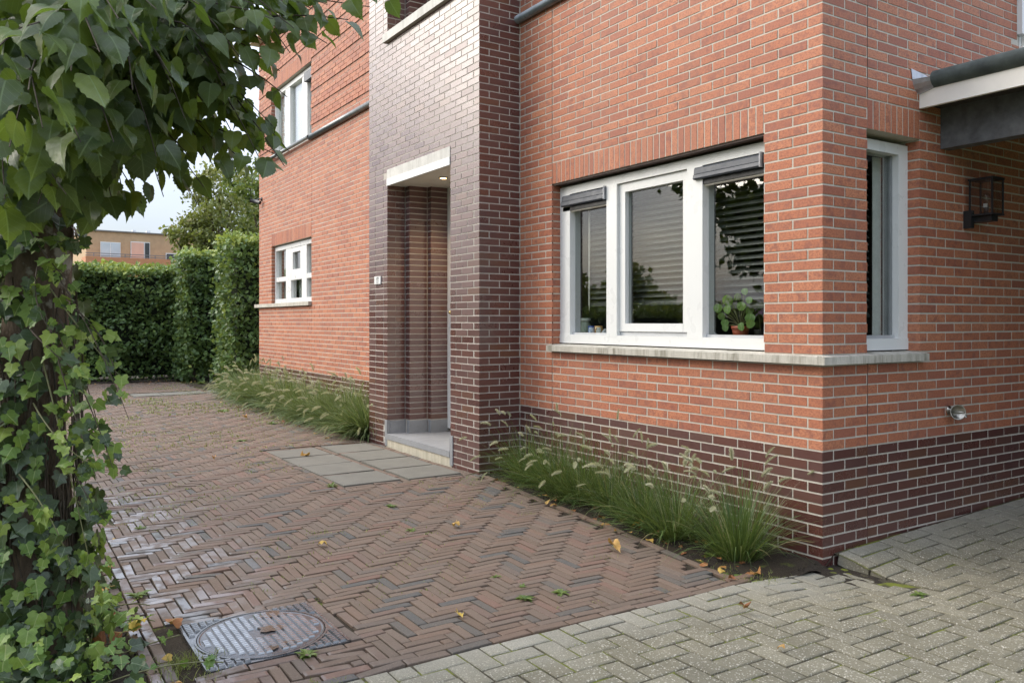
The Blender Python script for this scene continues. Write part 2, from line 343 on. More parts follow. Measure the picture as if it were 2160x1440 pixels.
IVYL = m_leaf('ivy_young_leaf', [(0.0, (0.085, 0.160, 0.034)), (0.4, (0.130, 0.225, 0.045)), (0.7, (0.190, 0.290, 0.058)), (1.0, (0.29, 0.37, 0.075))], (0.36, 0.43, 0.16), 0.28, 0.45, 0.4, (0.33, 0.46, 0.06), 4.5, 0.05)
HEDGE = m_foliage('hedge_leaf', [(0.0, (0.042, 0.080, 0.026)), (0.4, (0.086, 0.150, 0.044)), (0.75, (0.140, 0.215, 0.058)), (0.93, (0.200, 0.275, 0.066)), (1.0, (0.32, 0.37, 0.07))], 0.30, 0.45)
MAPLE = m_foliage('maple_leaf', [(0.0, (0.070, 0.094, 0.024)), (0.5, (0.140, 0.160, 0.042)), (0.8, (0.210, 0.215, 0.065)), (1.0, (0.30, 0.24, 0.10))], 0.3)
BEECH = m_foliage('green_tree_leaf', [(0.0, (0.030, 0.056, 0.012)), (0.5, (0.062, 0.106, 0.022)), (0.85, (0.105, 0.150, 0.032)), (1.0, (0.18, 0.20, 0.05))], 0.3)
BLADE = m_foliage('grass_blade', [(0.0, (0.040, 0.078, 0.022)), (0.45, (0.074, 0.128, 0.034)), (0.8, (0.130, 0.190, 0.055)), (0.93, (0.22, 0.24, 0.10)), (1.0, (0.36, 0.29, 0.14))], 0.25, 0.42)
BLADE2 = m_foliage('grass_blade_pale', [(0.0, (0.095, 0.145, 0.052)), (0.5, (0.150, 0.210, 0.080)), (0.85, (0.215, 0.270, 0.120)), (1.0, (0.36, 0.35, 0.19))], 0.25, 0.42)
PLUME = m_foliage('grass_plume', [(0.0, (0.46, 0.46, 0.29)), (0.6, (0.58, 0.57, 0.39)), (1.0, (0.64, 0.58, 0.42))], 0.35, 0.8)
WEED = m_foliage('weed_leaf', [(0.0, (0.062, 0.110, 0.022)), (0.6, (0.115, 0.170, 0.034)), (1.0, (0.20, 0.23, 0.055))], 0.25)
FALLEN = m_leaf('fallen_leaf', [(0.0, (0.18, 0.060, 0.025)), (0.3, (0.34, 0.145, 0.045)), (0.6, (0.50, 0.30, 0.085)), (1.0, (0.60, 0.44, 0.07))], (0.52, 0.36, 0.14), 0.12, 0.6, 0.3, (0.5, 0.33, 0.08), 5.0, 0.06)
TWIGM = m_plain('twig_bark', (0.060, 0.044, 0.028), 0.8, 0, 0.35, 30)
STEMG = m_plain('green_stem', (0.14, 0.14, 0.055), 0.6, 0, 0.2, 30)
BARK = m_bark()
FARBRICK = m_plain('far_ochre_brick', (0.42, 0.285, 0.165), 0.85, 0, 0.10, 3)
FARORANGE = m_plain('far_orange_brick', (0.46, 0.205, 0.100), 0.85, 0, 0.10, 3)
SALMON = m_plain('salmon_panel', (0.62, 0.37, 0.27), 0.6, 0, 0.04, 3)
PALEGL = m_plain('far_glass_pale', (0.45, 0.51, 0.53), 0.15, 0, 0.08, 1)
DARKGL = m_plain('far_glass_dark', (0.035, 0.042, 0.040), 0.1, 0, 0.2, 1)
CAMBODY = m_plain('camera_housing', (0.03, 0.03, 0.033), 0.5)

# ================================================================== THE HOUSE
C = 0.0635; BL = 0.22; JT = 0.0105; BH = C - 0.0112
house = thing('house', 'orange brick house with dark glazed entrance tower and white window frames', 'house')

VAR = {}
def cube_variant(mat, k):              # shared unit cubes, one for each shade
    key = (mat.name, k)
    if key not in VAR:
        mb = MB(); mb.add(UNIT, BOXF, (k + 0.5) / 24.0); VAR[key] = mb.mesh('piece_' + mat.name, mat)
    return VAR[key]
def lay(parent, bricks, nmax, name, stuffname, nrm):
    """bricks: (x0,x1,y0,y1,z0,z1,mat). the largest seen become single pieces, the rest one mesh"""
    def score(b):
        c = Vector(((b[0] + b[1]) / 2, (b[2] + b[3]) / 2, (b[4] + b[5]) / 2))
        d = Vector((CAMX, CAMY, CAMZ)) - c
        fs = abs(d.normalized().dot(nrm))
        ln = max(b[1] - b[0], b[3] - b[2]) * (b[5] - b[4]) if abs(nrm.z) < 0.5 else (b[1] - b[0]) * (b[3] - b[2])
        q = pix(c)
        if not (5 < q[0] < 2155 and 5 < q[1] < 1435 and q[2] > 0.3): return 0
        return ln * fs / d.length ** 2
    order = sorted(range(len(bricks)), key=lambda i: -score(bricks[i]))
    single = set(i for i in order[:nmax] if score(bricks[i]) > 0)
    rest = {}
    for i, b in enumerate(bricks):
        r = rng.random()
        if i in single:
            me = cube_variant(b[6], int(r * 24))
            M = Matrix.Translation(((b[0] + b[1]) / 2, (b[2] + b[3]) / 2, (b[4] + b[5]) / 2)) @ Matrix.Diagonal((b[1] - b[0], b[3] - b[2], b[5] - b[4], 1))
            inst(name, me, parent, M)
        else:
            rest.setdefault(b[6].name, MB()).box(*b[:6], r)
    for k, mb in rest.items(): stuff(mb.build(stuffname, MATS[k], parent))

def rows(axis, plane, sg, u0, u1, z0, z1, offs, mat, openings=(), cuts=(), depth=0.10, skip=None, proud=None):
    """brick boxes of one wall face; offs(k) = (first u, start of the bond)"""
    res = []; k0 = int(math.floor(z0 / C + 1e-6)); k1 = int(math.ceil(z1 / C - 1e-6))
    for k in range(k0, k1):
        za, zb = k * C + 0.0055, k * C + 0.0055 + BH
        za, zb = max(za, z0), min(zb, z1)
        if zb - za < 0.012: continue
        first, start = offs(k)
        lo = max(u0, first)
        iv = []
        u = start - BL * math.ceil((start - lo) / BL + 1)
        while u < u1:
            a, b = max(u, lo), min(u + BL - JT, u1)
            if b - a > 0.012: iv.append((a, b))
            u += BL
        segs = [(a, b, za, zb) for a, b in iv]
        for (oa, ob, oz0, oz1) in openings:
            ns = []
            for (a, b, c, d) in segs:
                if b <= oa + 1e-6 or a >= ob - 1e-6 or d <= oz0 or c >= oz1: ns.append((a, b, c, d)); continue
                if c < oz0 - 0.014 or d > oz1 + 0.014:           # clipped above or below the opening
                    if c < oz0 - 0.014: ns.append((a, b, c, oz0 - 0.003))
                    if d > oz1 + 0.014: ns.append((a, b, oz1 + 0.003, d))
                    continue
                if a < oa - 0.012: ns.append((a, oa, c, d))
                if b > ob + 0.012: ns.append((ob, b, c, d))
            segs = ns
        for cu in cuts:
            ns = []
            for (a, b, c, d) in segs:
                if a + 0.006 < cu < b - 0.006: ns += [(a, cu - 0.0022, c, d), (cu + 0.0022, b, c, d)]
                else: ns.append((a, b, c, d))
            segs = ns
        m = mat(k) if callable(mat) else mat
        pr = proud(k) if proud else 0.0
        for (a, b, c, d) in segs:
            p = plane + rng.uniform(-0.0012, 0.0012) - sg * pr
            a += rng.uniform(0, 0.0015); b -= rng.uniform(0, 0.0015); c += rng.uniform(-0.0008, 0.0008); d += rng.uniform(-0.0008, 0.0008)
            q = plane + sg * depth
            if axis == 'Y': res.append((min(p, q), max(p, q), a, b, c, d, m))
            else: res.append((a, b, min(p, q), max(p, q), c, d, m))
    return res
def soldiers(axis, plane, sg, u0, u1, z0, z1, mat):
    n = round((u1 - u0) / 0.0635); s = (u1 - u0) / n; res = []
    for i in range(n):
        a = u0 + i * s + 0.005; b = a + s - 0.0105; p = plane + rng.uniform(-0.001, 0.001); q = plane + sg * 0.10
        if axis == 'Y': res.append((min(p, q), max(p, q), a, b, z0 + 0.0055, z1 - 0.006, mat))
        else: res.append((a, b, min(p, q), max(p, q), z0 + 0.0055, z1 - 0.006, mat))
    return res
def slab_open(mb, axis, p0, p1, u0, u1, z0, z1, openings=()):
    us = sorted(set([u0, u1] + [min(max(v, u0), u1) for o in openings for v in o[:2]]))
    zs = sorted(set([z0, z1] + [min(max(v, z0), z1) for o in openings for v in o[2:]]))
    for a, b in zip(us, us[1:]):
        for c, d in zip(zs, zs[1:]):
            um, zm = (a + b) / 2, (c + d) / 2
            if any(o[0] < um < o[1] and o[2] < zm < o[3] for o in openings): continue
            if axis == 'Y': mb.box(p0, p1, a, b, c, d)
            else: mb.box(a, b, p0, p1, c, d)
def wallmat(k): return DARK if k < 11 else ORANGE
MR = 0.0028                               # mortar lies this far behind the brick faces
e = 0.004
PLINTH = 11 * C

# ---- front wall, X = 0, from the corner to the tower
WL, WR, WB, WT = 2.752, 0.437, 20 * C, 42 * C           # window opening (Y left, Y right, bottom, top)
fw = MB(); FTOP = 5.2
slab_open(fw, 'Y', MR, 0.20, MR, 3.30, -0.15, FTOP, [(WR - e, WL + e, WB - C, WT + e)])
fw.box(0.105, 0.20, WR, WL, WB - C, WB - 0.006)
front_wall = fw.build('front_wall', MORTAR, house)
opn = [(WR, WL, WB, 45 * C), (-1, 2.775, 19 * C, 20 * C)]
fb = rows('Y', 0.0, 1, 0.0, 3.262, -2 * C, FTOP, lambda k: (0.0, 0.0) if k % 2 == 0 else (0.11, 0.11), wallmat, opn, (2.757,))
fb += soldiers('Y', 0.0, 1, WR, WL, 42 * C, 45 * C, ORANGE)
lay(front_wall, fb, 300, 'brick', 'brickwork', Vector((1, 0, 0)))
mb = MB(); mb.box(-0.0005, 0.012, 2.7555, 2.7585, 0, 19 * C); mb.box(-0.0005, 0.012, 2.7555, 2.7585, 20 * C, FTOP); mb.build('expansion_joint', SEAL, front_wall)
mb = MB(); mb.box(0.012, 0.098, WR + 0.004, WL - 0.004, 42 * C - 0.010, 42 * C + 0.003); mb.build('lintel_angle', m_plain('rust_brown_steel', (0.055, 0.028, 0.020), 0.6), front_wall)

# ---- side wall, Y = 0
SR = 1.008
sw = MB(); STOP = 5.2
slab_open(sw, 'X', MR, 0.20, 0.20, 7.0, -0.15, STOP, [(WR - e, SR + e, WB - C, WT + e), (2.30, 3.9, 3.52, 6)])
sw.box(WR, SR, 0.105, 0.20, WB - C, WB - 0.006)
side_wall = sw.build('side_wall', MORTAR, house)
opn = [(WR, SR, WB, 45 * C), (-1, 1.032, 19 * C, 20 * C), (2.27, 3.93, 3.52, 6)]
sb = rows('X', 0.0, 1, 0.0, 7.0, -2 * C, STOP, lambda k: (0.0, 0.0) if k % 2 else (0.11, 0.11), wallmat, opn, (0.441,))
sb += soldiers('X', 0.0, 1, WR, SR, 42 * C, 45 * C, ORANGE)
lay(side_wall, sb, 300, 'brick', 'brickwork', Vector((0, 1, 0)))
mb = MB(); mb.box(0.4395, 0.4425, -0.0005, 0.012, 0, 19 * C); mb.box(0.4395, 0.4425, -0.0005, 0.012, 45 * C, STOP); mb.build('expansion_joint', SEAL, side_wall)
# white upstairs frame at the edge of the picture
uf = MB(); uf.box(2.275, 2.345, -0.035, 0.09, 3.60, 5.2); uf.box(2.345, 3.9, 0.02, 0.08, 3.52, 5.2)
u = uf.build('upstairs_panel', WHITE, house); mb = MB(); mb.box(2.38, 2.43, -0.02, 0.018, 3.50, 3.84); mb.box(2.30, 3.9, -0.03, 0.06, 3.475, 3.515); mb.build('frame_post', CREAM, u)

# ---- entrance tower, face X = -0.44
TX, TY0, TY1, TTOP = -0.44, 3.266, 5.772, 6.6
OY0, OY1 = 3.808, 5.265; LB, LTp = 2.965, 3.142
NZ = 4.632
tw = MB(); bk = 0.30
ops = [(OY0 - e, OY1 + e, -1, LTp - 0.01), (OY0 - e, OY1 + e, NZ - 0.01, 9)]
slab_open(tw, 'Y', TX + MR, -0.24, TY0 + MR, TY1 - MR, -0.15, TTOP, ops)
tw.box(-0.24, bk, TY0 + MR, OY0 - 0.02, -0.15, TTOP)
for (xa, xb, yy) in ((-0.24, -0.222, 5.272), (-0.222 + MR, 0.0, 5.155 + MR), (0.0 + MR, bk, 5.073 + MR)): tw.box(xa, xb, yy, TY1 - MR, -0.15, TTOP)
tw.box(-0.24, bk, OY0 - 0.02, 5.3, LB + 0.03, NZ - 0.02)
tower = tw.build('entrance_tower', DMORTAR, house)
obond = lambda k: (TY0, TY0) if k % 2 else (TY0 + 0.11, TY0 + 0.11)
zA, zB = 50 * C, 72 * C                   # full courses between the lintel and the niche sill
tb = rows('Y', TX, 1, TY0, TY1, zA, zB, obond, DARK)
for (za_, zb_) in ((-C, zA), (zB, TTOP)):
    tb += rows('Y', TX, 1, TY0, OY0, za_, zb_, obond, DARK)
    tb += rows('Y', TX, 1, OY1, TY1, za_, zb_, lambda k: (OY1, OY1 - 0.11) if k % 2 else (OY1 + 0.11, OY1 + 0.11), DARK)
tb += [b for b in rows('Y', TX, 1, OY0, OY1, 49 * C, zA, obond, DARK, [(OY0, OY1, 0, LTp)])]
# courses of the face that run across above the door up to the left pier
tb += rows('X', TY0, 1, TX, -0.004, -1 * C, TTOP, lambda k: (TX, TX) if k % 2 == 0 else (TX + 0.11, TX + 0.11), DARK, depth=0.09)
# left jamb in three steps
for k in range(2, int(TTOP / C)):
    z0 = k * C + 0.0055; z1 = z0 + BH
    if LB - 0.02 < z0 < NZ - 0.05: continue
    if z0 < 0.372 - 0.02: continue
    jb = lambda xa, xb, ya, yb: tb.append((xa, xb, ya, yb, z0, z1, DARK))
    if k % 2: jb(TX + 0.105, -0.229, OY1 + rng.uniform(-.001, .001), OY1 + 0.1)
    else: jb(TX + rng.uniform(-.001, .001), -0.229, OY1, OY1 + 0.1)
    jb(-0.222 + rng.uniform(-.001, .001), -0.009, 5.155, 5.26); jb(0.0 + rng.uniform(-.001, .001), 0.21, 5.073, 5.17)
lay(tower, tb, 300, 'brick', 'brickwork', Vector((1, 0, 0)))
mb = MB(); mb.box(TX - 0.006, -0.22, OY0 + 0.002, OY1 - 0.002, 3.042, LTp); mb.build('lintel', LINT, tower)
mb = MB(); mb.box(TX - 0.010, TX + 0.02, OY0 + 0.002, OY1 - 0.002, LB, 3.040); mb.build('lintel_trim', WHITE, tower)
mb = MB(); mb.box(TX + 0.021, 0.295, OY0 - 0.015, OY1 - 0.002, LB + 0.006, LB + 0.028); mb.build('soffit', m_plain('soffit_board', (0.52, 0.49, 0.43), 0.7, 0, 0.04, 4), tower)
# upper niche sill and back
mb = MB(); mb.box(TX - 0.045, 0.20, OY0 - 0.03, OY1 + 0.035, NZ - 0.092, NZ); mb.build('niche_sill', LINT, tower)
mb = MB(); mb.box(0.215, 0.24, OY0, 5.07, NZ, TTOP); mb.build('niche_back', WHITE, tower)
mb = MB(); mb.box(TX, bk, TY0, TY1, TTOP, TTOP + 0.06); mb.build('tower_cap', ZINC, tower)
# hardstone skirting, step and door
hs = part('stone_skirting', house)
for (xa, xb, ya, yb, zt) in ((TX - 0.008, TX + 0.03, OY1 - 0.002, OY1 + 0.055, 0.384), (TX + 0.031, -0.224, OY1 - 0.008, OY1 + 0.05, 0.372), (-0.230, -0.004, 5.147, 5.20, 0.372), (-0.008, 0.212, 5.065, 5.12, 0.372), (TX - 0.008, TX + 0.03, OY0 - 0.055, OY0 + 0.002, 0.384)):
    mb = MB(); mb.box(xa, xb, ya, yb, 0.10 if xa < TX else 0.20, zt); mb.build('stone_block', BLUESTONE, hs)
mb = MB(); mb.box(TX - 0.012, 0.28, OY0 + 0.003, OY1 - 0.009, 0.176, 0.235); mb.build('door_step', BLUESTONE, house)
mb = MB(); mb.box(TX - 0.002, 0.1, OY0 - 0.03, OY1 + 0.03, 0.03, 0.175); mb.build('step_footing', RAWCONC, house)
dr = MB(); dr.box(0.232, 0.275, 4.05, 4.985, 0.26, LB - 0.06)
door = dr.build('front_door', WHITE, house)
mb = MB(); mb.box(0.205, 0.285, 4.99, 5.068, 0.275, LB + 0.004); mb.box(0.215, 0.285, 3.85, 4.04, 0.236, LB + 0.004); mb.box(0.215, 0.285, 4.04, 4.99, LB - 0.055, LB + 0.004); mb.build('door_frame', WHITE, door)
mb = MB(); mb.box(0.198, 0.2305, 4.93, 4.978, 1.60, 1.665); mb.lathe([(0.012, 0), (0.02, 0.012), (0.02, 0.03), (0.01, 0.04)], 12, Matrix.Translation((0.20, 4.955, 1.572)) @ Matrix.Rotation(R(-90), 4, 'Y')); mb.build('lock', BRASS, door)
mb = MB(); mb.box(0.222, 0.2315, 4.06, 4.98, 0.262, 0.40); mb.build('kick_plate', BLUESTONE, door)

# ---- wing wall, X = 0, behind the tower
GY0, GY1, GTOP = TY1, 11.86, 6.46
VR, VL = 9.04, 11.10; VB, VT = 28 * C, 43.5 * C
UB, UT = 4.25, 85.5 * C
wg = MB(); slab_open(wg, 'Y', MR, 0.22, GY0 - 0.1, GY1 - MR, -0.15, GTOP, [(VR - e, VL + e, VB - C, VT + e), (VR - e, VL + e, UB, UT + e)])
wg.box(0.22, 3.6, GY1 - 0.10, GY1 - MR, -0.15, GTOP)
wing = wg.build('wing_wall', MORTAR, house)
opn = [(VR, VL, VB, VT + 3.5 * C), (VR, 99, 27 * C, 28 * C), (VR, VL, UB, UT + 3.5 * C)]
band = lambda k: 0.013 if (k >= 70 and (k - 70) % 4 == 0) else (0.006 if (k >= 70 and (k - 70) % 4 == 1) else (0.003 if k >= 70 and (k - 70) % 4 == 2 else 0))
gb = rows('Y', 0.0, 1, GY0 - 0.05, GY1, -C, GTOP, lambda k: (0, GY1 - BL * 30 + JT) if k % 2 else (0, GY1 - BL * 30.5 + JT), wallmat, opn, (VR + 0.0,), proud=band)
gb += soldiers('Y', 0.0, 1, VR, VL, VT, VT + 3.5 * C, ORANGE) + soldiers('Y', -0.004, 1, VR, VL, UT, UT + 3.5 * C, ORANGE)
lay(wing, gb, 300, 'brick', 'brickwork', Vector((1, 0, 0)))
# ledge pipes at first-floor height, roof edge
for (a, b) in ((0.1, TY0), (TY1, 9.05), (11.1, 11.95)):
    mb = MB(); mb.tube([(-0.026, a, 4.262), (-0.026, b, 4.262)], 0.040, 14); mb.build('ledge_pipe', PIPE, house, True)
mb = MB(); mb.tube([(-0.06, 9.0, 4.262), (-0.06, 11.2, 4.262)], 0.030, 12); mb.build('ledge_pipe', PIPE, house, True)
rf = MB(); rf.box(-0.16, 4.0, TY1 + 0.05, GY1 + 0.12, GTOP + 0.002, GTOP + 0.14)
roof = rf.build('wing_roof', CREAM, house)
mb = MB(); mb.tube([(-0.20, TY1, GTOP + 0.17), (-0.20, GY1 + 0.15, GTOP + 0.17)], 0.07, 14); mb.build('gutter', PIPE, roof, True)
mb = MB(); mb.box(0.02, 7.0, 0.02, TY1, 5.22, 5.30); mb.build('main_roof', ROOFING, house)
mb = MB(); mb.box(0.22, 3.5, 5.9, 11.7, 3.05, 3.15); mb.box(3.5, 3.6, 3.3, 11.76, -0.1, 6.4); mb.box(0.31, 3.5, 5.7, 5.77, 0.0, 6.4); mb.build('inner_wall', INNER, house)

# ---- windows
def bar(mb, axis, u0, u1, z0, z1, p0, p1):
    if axis == 'Y': mb.box(p0, p1, u0, u1, z0, z1)
    else: mb.box(u0, u1, p0, p1, z0, z1)
def piece(name, mat, parent, axis, u0, u1, z0, z1, p0, p1):
    mb = MB(); bar(mb, axis, u0, u1, z0, z1, p0, p1); return mb.build(name, mat, parent)
def shutter(parent, u0, u1, z0, z1, p):          # aluminium ventilation flap, profile extruded along Y
    prof = [(p + 0.045, z1), (p - 0.012, z1 - 0.012), (p - 0.020, z1 - 0.022), (p - 0.024, z1 - 0.060), (p - 0.020, z1 - 0.062), (p - 0.030, z1 - 0.066), (p - 0.034, z0 + 0.010), (p - 0.026, z0), (p + 0.045, z0 + 0.004)]
    mb = MB(); n = len(prof)
    vs = [(a, u0, b) for a, b in prof] + [(a, u1, b) for a, b in prof]
    mb.add(vs, [(i, (i + 1) % n, n + (i + 1) % n, n + i) for i in range(n)] + [tuple(range(n - 1, -1, -1)), tuple(range(n, 2 * n))])
    s = mb.build('ventilation_box', ANTH, parent)
    mb = MB(); mb.box(p - 0.034, p + 0.04, u0 - 0.006, u0 - 0.001, z0, z1); mb.build('end_cap', ZINC, s)
    mb = MB(); mb.box(p + 0.0, p + 0.05, u0 - 0.02, u1 + 0.01, z0 - 0.036, z0 - 0.002); mb.build('shade_slot', BLACK, s)
    mb = MB(); mb.box(p + 0.010, p + 0.05, u0 - 0.02, u1 + 0.01, z0 - 0.044, z0 - 0.037); mb.build('drip_rail', CREAM, s)
# corner window, front half
cw = part('corner_window', house); FX = 0.085
YL, YR = WL - 0.002, WR + 0.004
wz0, wz1 = 1.284, 2.640
fr = MB()
fr.box(FX, FX + 0.115, 2.610, YL + 0.03, wz0, wz1)                       # left stile
fr.box(FX, FX + 0.115, YR, 2.610, 2.572, wz1)                              # head
fr.box(FX - 0.005, FX + 0.115, YR - 0.01, YL + 0.028, wz0, wz0 + 0.075)    # bottom rail
fr.box(FX - 0.003, FX + 0.115, YR + 0.0, YR + 0.062, wz0 + 0.075, 2.572)   # right stile, hidden behind the pillar edge
fr.build('window_frame', WHITE, cw)
piece('mullion', WHITE, cw, 'Y', 1.978, 2.106, wz0 + 0.062, 2.571, FX - 0.006, FX + 0.112)
piece('mullion', WHITE, cw, 'Y', 1.045, 1.195, wz0 + 0.062, 2.571, FX - 0.006, FX + 0.112)
sa = MB()
sa.box(FX + 0.02, FX + 0.085, 1.905, 1.976, 1.392, 2.568); sa.box(FX + 0.02, FX + 0.085, 1.197, 1.262, 1.392, 2.568)
sa.box(FX + 0.02, FX + 0.085, 1.262, 1.905, 2.500, 2.568); sa.box(FX + 0.018, FX + 0.085, 1.262, 1.905, 1.392, 1.455)
sa.build('sash', WHITE, cw)
piece('glazing_rail', m_plain('aluminium_rail', (0.55, 0.56, 0.57), 0.4, 0.5, 0.05, 6), cw, 'Y', 1.197, 1.976, 1.360, 1.388, FX + 0.03, FX + 0.09)
piece('glazing_rail', MATS['aluminium_rail'], cw, 'Y', 2.108, 2.608, 1.360, 1.376, FX + 0.03, FX + 0.09)
piece('glazing_rail', MATS['aluminium_rail'], cw, 'Y', YR + 0.064, 1.043, 1.360, 1.378, FX + 0.03, FX + 0.09)
for (a, b, c, d) in ((2.108, 2.609, 1.377, 2.571), (1.262, 1.905, 1.455, 2.500), (YR + 0.063, 1.044, 1.379, 2.571)):
    piece('pane', GLASS, cw, 'Y', a, b, c, d, FX + 0.058, FX + 0.062)
shutter(cw, 2.118, 2.700, 2.466, 2.574, FX); shutter(cw, 0.520, 1.112, 2.474, 2.574, FX)
# corner window, side half
FY = 0.085
fr = MB()
fr.box(0.906, SR - 0.002 + 0.03, FY, FY + 0.115, wz0, wz1); fr.box(YR + 0.06, 0.906, FY, FY + 0.115, 2.572, wz1)
fr.box(YR - 0.01, SR + 0.026, FY - 0.005, FY + 0.115, wz0, wz0 + 0.075); fr.box(YR, YR + 0.058, FY, FY + 0.115, wz0 + 0.075, wz1 - 0.001)
fr.build('window_frame', WHITE, cw)
piece('glazing_rail', MATS['aluminium_rail'], cw, 'X', YR + 0.06, 0.904, 1.360, 1.380, FY + 0.03, FY + 0.09)
piece('glazing_bead', m_plain('grey_gasket', (0.20, 0.21, 0.21), 0.5), cw, 'X', 0.885, 0.9055, 1.381, 2.571, FY + 0.045, FY + 0.09)
piece('pane', GLASS, cw, 'X', YR + 0.06, 0.885, 1.381, 2.571, FY + 0.058, FY + 0.062)
mb = MB()
for i in range(8): mb.face([(0.80 + 0.012 * i, 0.205 + 0.012 * (i % 2), 1.375), (0.80 + 0.012 * (i + 1), 0.205 + 0.012 * ((i + 1) % 2), 1.375), (0.80 + 0.012 * (i + 1), 0.205 + 0.012 * ((i + 1) % 2), 2.57), (0.80 + 0.012 * i, 0.205 + 0.012 * (i % 2), 2.57)])
mb.build('curtain', CURT, cw)
# concrete sill round the corner
sl_ = part('window_sill', house)
for (a, b) in ((1.93, 2.775), (0.96, 1.926), (-0.002, 0.956)):
    mb = MB(); vs = [(-0.052, a, 1.214), (0.104, a, 1.214), (0.104, a, 1.276), (-0.052, a, 1.262)]; vs += [(x, b, z) for x, _, z in vs]
    mb.add(vs, [(0, 1, 2, 3), (7, 6, 5, 4), (0, 4, 5, 1), (1, 5, 6, 2), (2, 6, 7, 3), (3, 7, 4, 0)]); mb.build('sill_stone', CONC, sl_)
for (a, b) in ((-0.052, 0.56), (0.564, 1.032)):
    mb = MB(); vs = [(a, -0.052, 1.214), (a, 0.104 if a > 0 else -0.003, 1.214), (a, 0.104 if a > 0 else -0.003, 1.276 if a > 0 else 1.268), (a, -0.052, 1.262)]; vs += [(b, y, z) for _, y, z in vs]
    mb.add(vs, [(3, 2, 1, 0), (4, 5, 6, 7), (1, 5, 4, 0), (2, 6, 5, 1), (3, 7, 6, 2), (0, 4, 7, 3)]); mb.build('sill_stone', CONC, sl_)
mb = MB(); mb.box(0.0, 0.56, 0.0, 0.104, 1.215, 1.269); mb.build('sill_stone', CONC, sl_)
# room behind the corner window
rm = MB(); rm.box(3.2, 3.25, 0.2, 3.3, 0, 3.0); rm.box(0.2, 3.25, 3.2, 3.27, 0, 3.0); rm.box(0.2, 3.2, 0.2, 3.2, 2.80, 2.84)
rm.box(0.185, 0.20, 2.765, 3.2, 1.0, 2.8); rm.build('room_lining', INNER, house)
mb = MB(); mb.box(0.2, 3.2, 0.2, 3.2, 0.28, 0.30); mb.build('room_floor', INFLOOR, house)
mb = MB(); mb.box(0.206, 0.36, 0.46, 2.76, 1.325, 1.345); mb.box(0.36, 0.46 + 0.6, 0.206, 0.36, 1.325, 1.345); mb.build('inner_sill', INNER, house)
# wing windows
def grid_window(name, z0, z1, colsY, rowsZ, px_):
    wn = part(name, house)
    fr = MB(); fr.box(px_, px_ + 0.09, VR + 0.004, VR + 0.05, z0, z1); fr.box(px_, px_ + 0.09, VL - 0.06, VL + 0.02, z0, z1)
    fr.box(px_ - 0.004, px_ + 0.09, VR + 0.004, VL + 0.018, z0, z0 + 0.07); fr.box(px_ - 0.002, px_ + 0.09, VR + 0.004, VL + 0.018, z1 - 0.07, z1)
    fr.build('window_frame', WHITE, wn)
    for (a, b) in colsY: piece('mullion', WHITE, wn, 'Y', a, b, z0 + 0.071, z1 - 0.071, px_ + 0.004, px_ + 0.085)
    es = [VR + 0.05] + [v for ab in colsY for v in ab] + [VL - 0.06]
    zz = [z0 + 0.07] + [v for ab in rowsZ for v in ab] + [z1 - 0.07]
    for i in range(0, len(es), 2):
        for (a, b) in rowsZ: piece('transom', WHITE, wn, 'Y', es[i], es[i + 1], a, b, px_ + 0.006, px_ + 0.085)
        for j in range(0, len(zz), 2):
            piece('pane', GLASS, wn, 'Y', es[i] + 0.001, es[i + 1] - 0.001, zz[j] + 0.001, zz[j + 1] - 0.001, px_ + 0.05, px_ + 0.054)
    return wn
ww = grid_window('lower_wing_window', VB + 0.004, VT - 0.012, ((9.45, 9.68), (10.23, 10.50)), ((2.15, 2.225),), 0.06)
sa = MB(); sa.box(0.066, 0.11, 9.681, 9.76, 2.226, VT - 0.085); sa.box(0.066, 0.11, 10.15, 10.229, 2.226, VT - 0.085); sa.box(0.066, 0.11, 9.76, 10.15, 2.226, 2.32); sa.box(0.066, 0.11, 9.76, 10.15, VT - 0.16, VT - 0.085); sa.build('sash', WHITE, ww)
uw = grid_window('upper_wing_window', UB + 0.05, UT - 0.012, ((9.42, 9.66), (10.28, 10.52)), (), 0.06)
piece('ventilation_box', ANTH, uw, 'Y', VR + 0.03, 9.45, UT - 0.22, UT - 0.08, 0.02, 0.10)
mb = MB(); mb.box(0.16, 0.175, 9.30, 11.05, UB + 0.06, UT - 0.1); mb.build('blind', m_plain('white_blind', (0.78, 0.78, 0.76), 0.8, 0, 0.03, 4), uw)
mb = MB(); mb.box(-0.05, 0.10, VR + 0.003, 12.0, 27 * C + 0.004, 28 * C); mb.build('wing_sill', CONC, house)
for (a, b) in ((9.06, 9.30), (9.92, 10.24), (10.66, 11.05)):
    mb = MB(); nseg = 9
    for i in range(nseg):
        y0_ = a + (b - a) * i / nseg; y1_ = a + (b - a) * (i + 1) / nseg; x0_ = 0.19 + 0.02 * (i % 2); x1_ = 0.19 + 0.02 * ((i + 1) % 2)
        mb.face([(x0_, y0_, VB), (x1_, y1_, VB), (x1_, y1_, VT), (x0_, y0_, VT)])
    mb.build('curtain', CURT, ww)

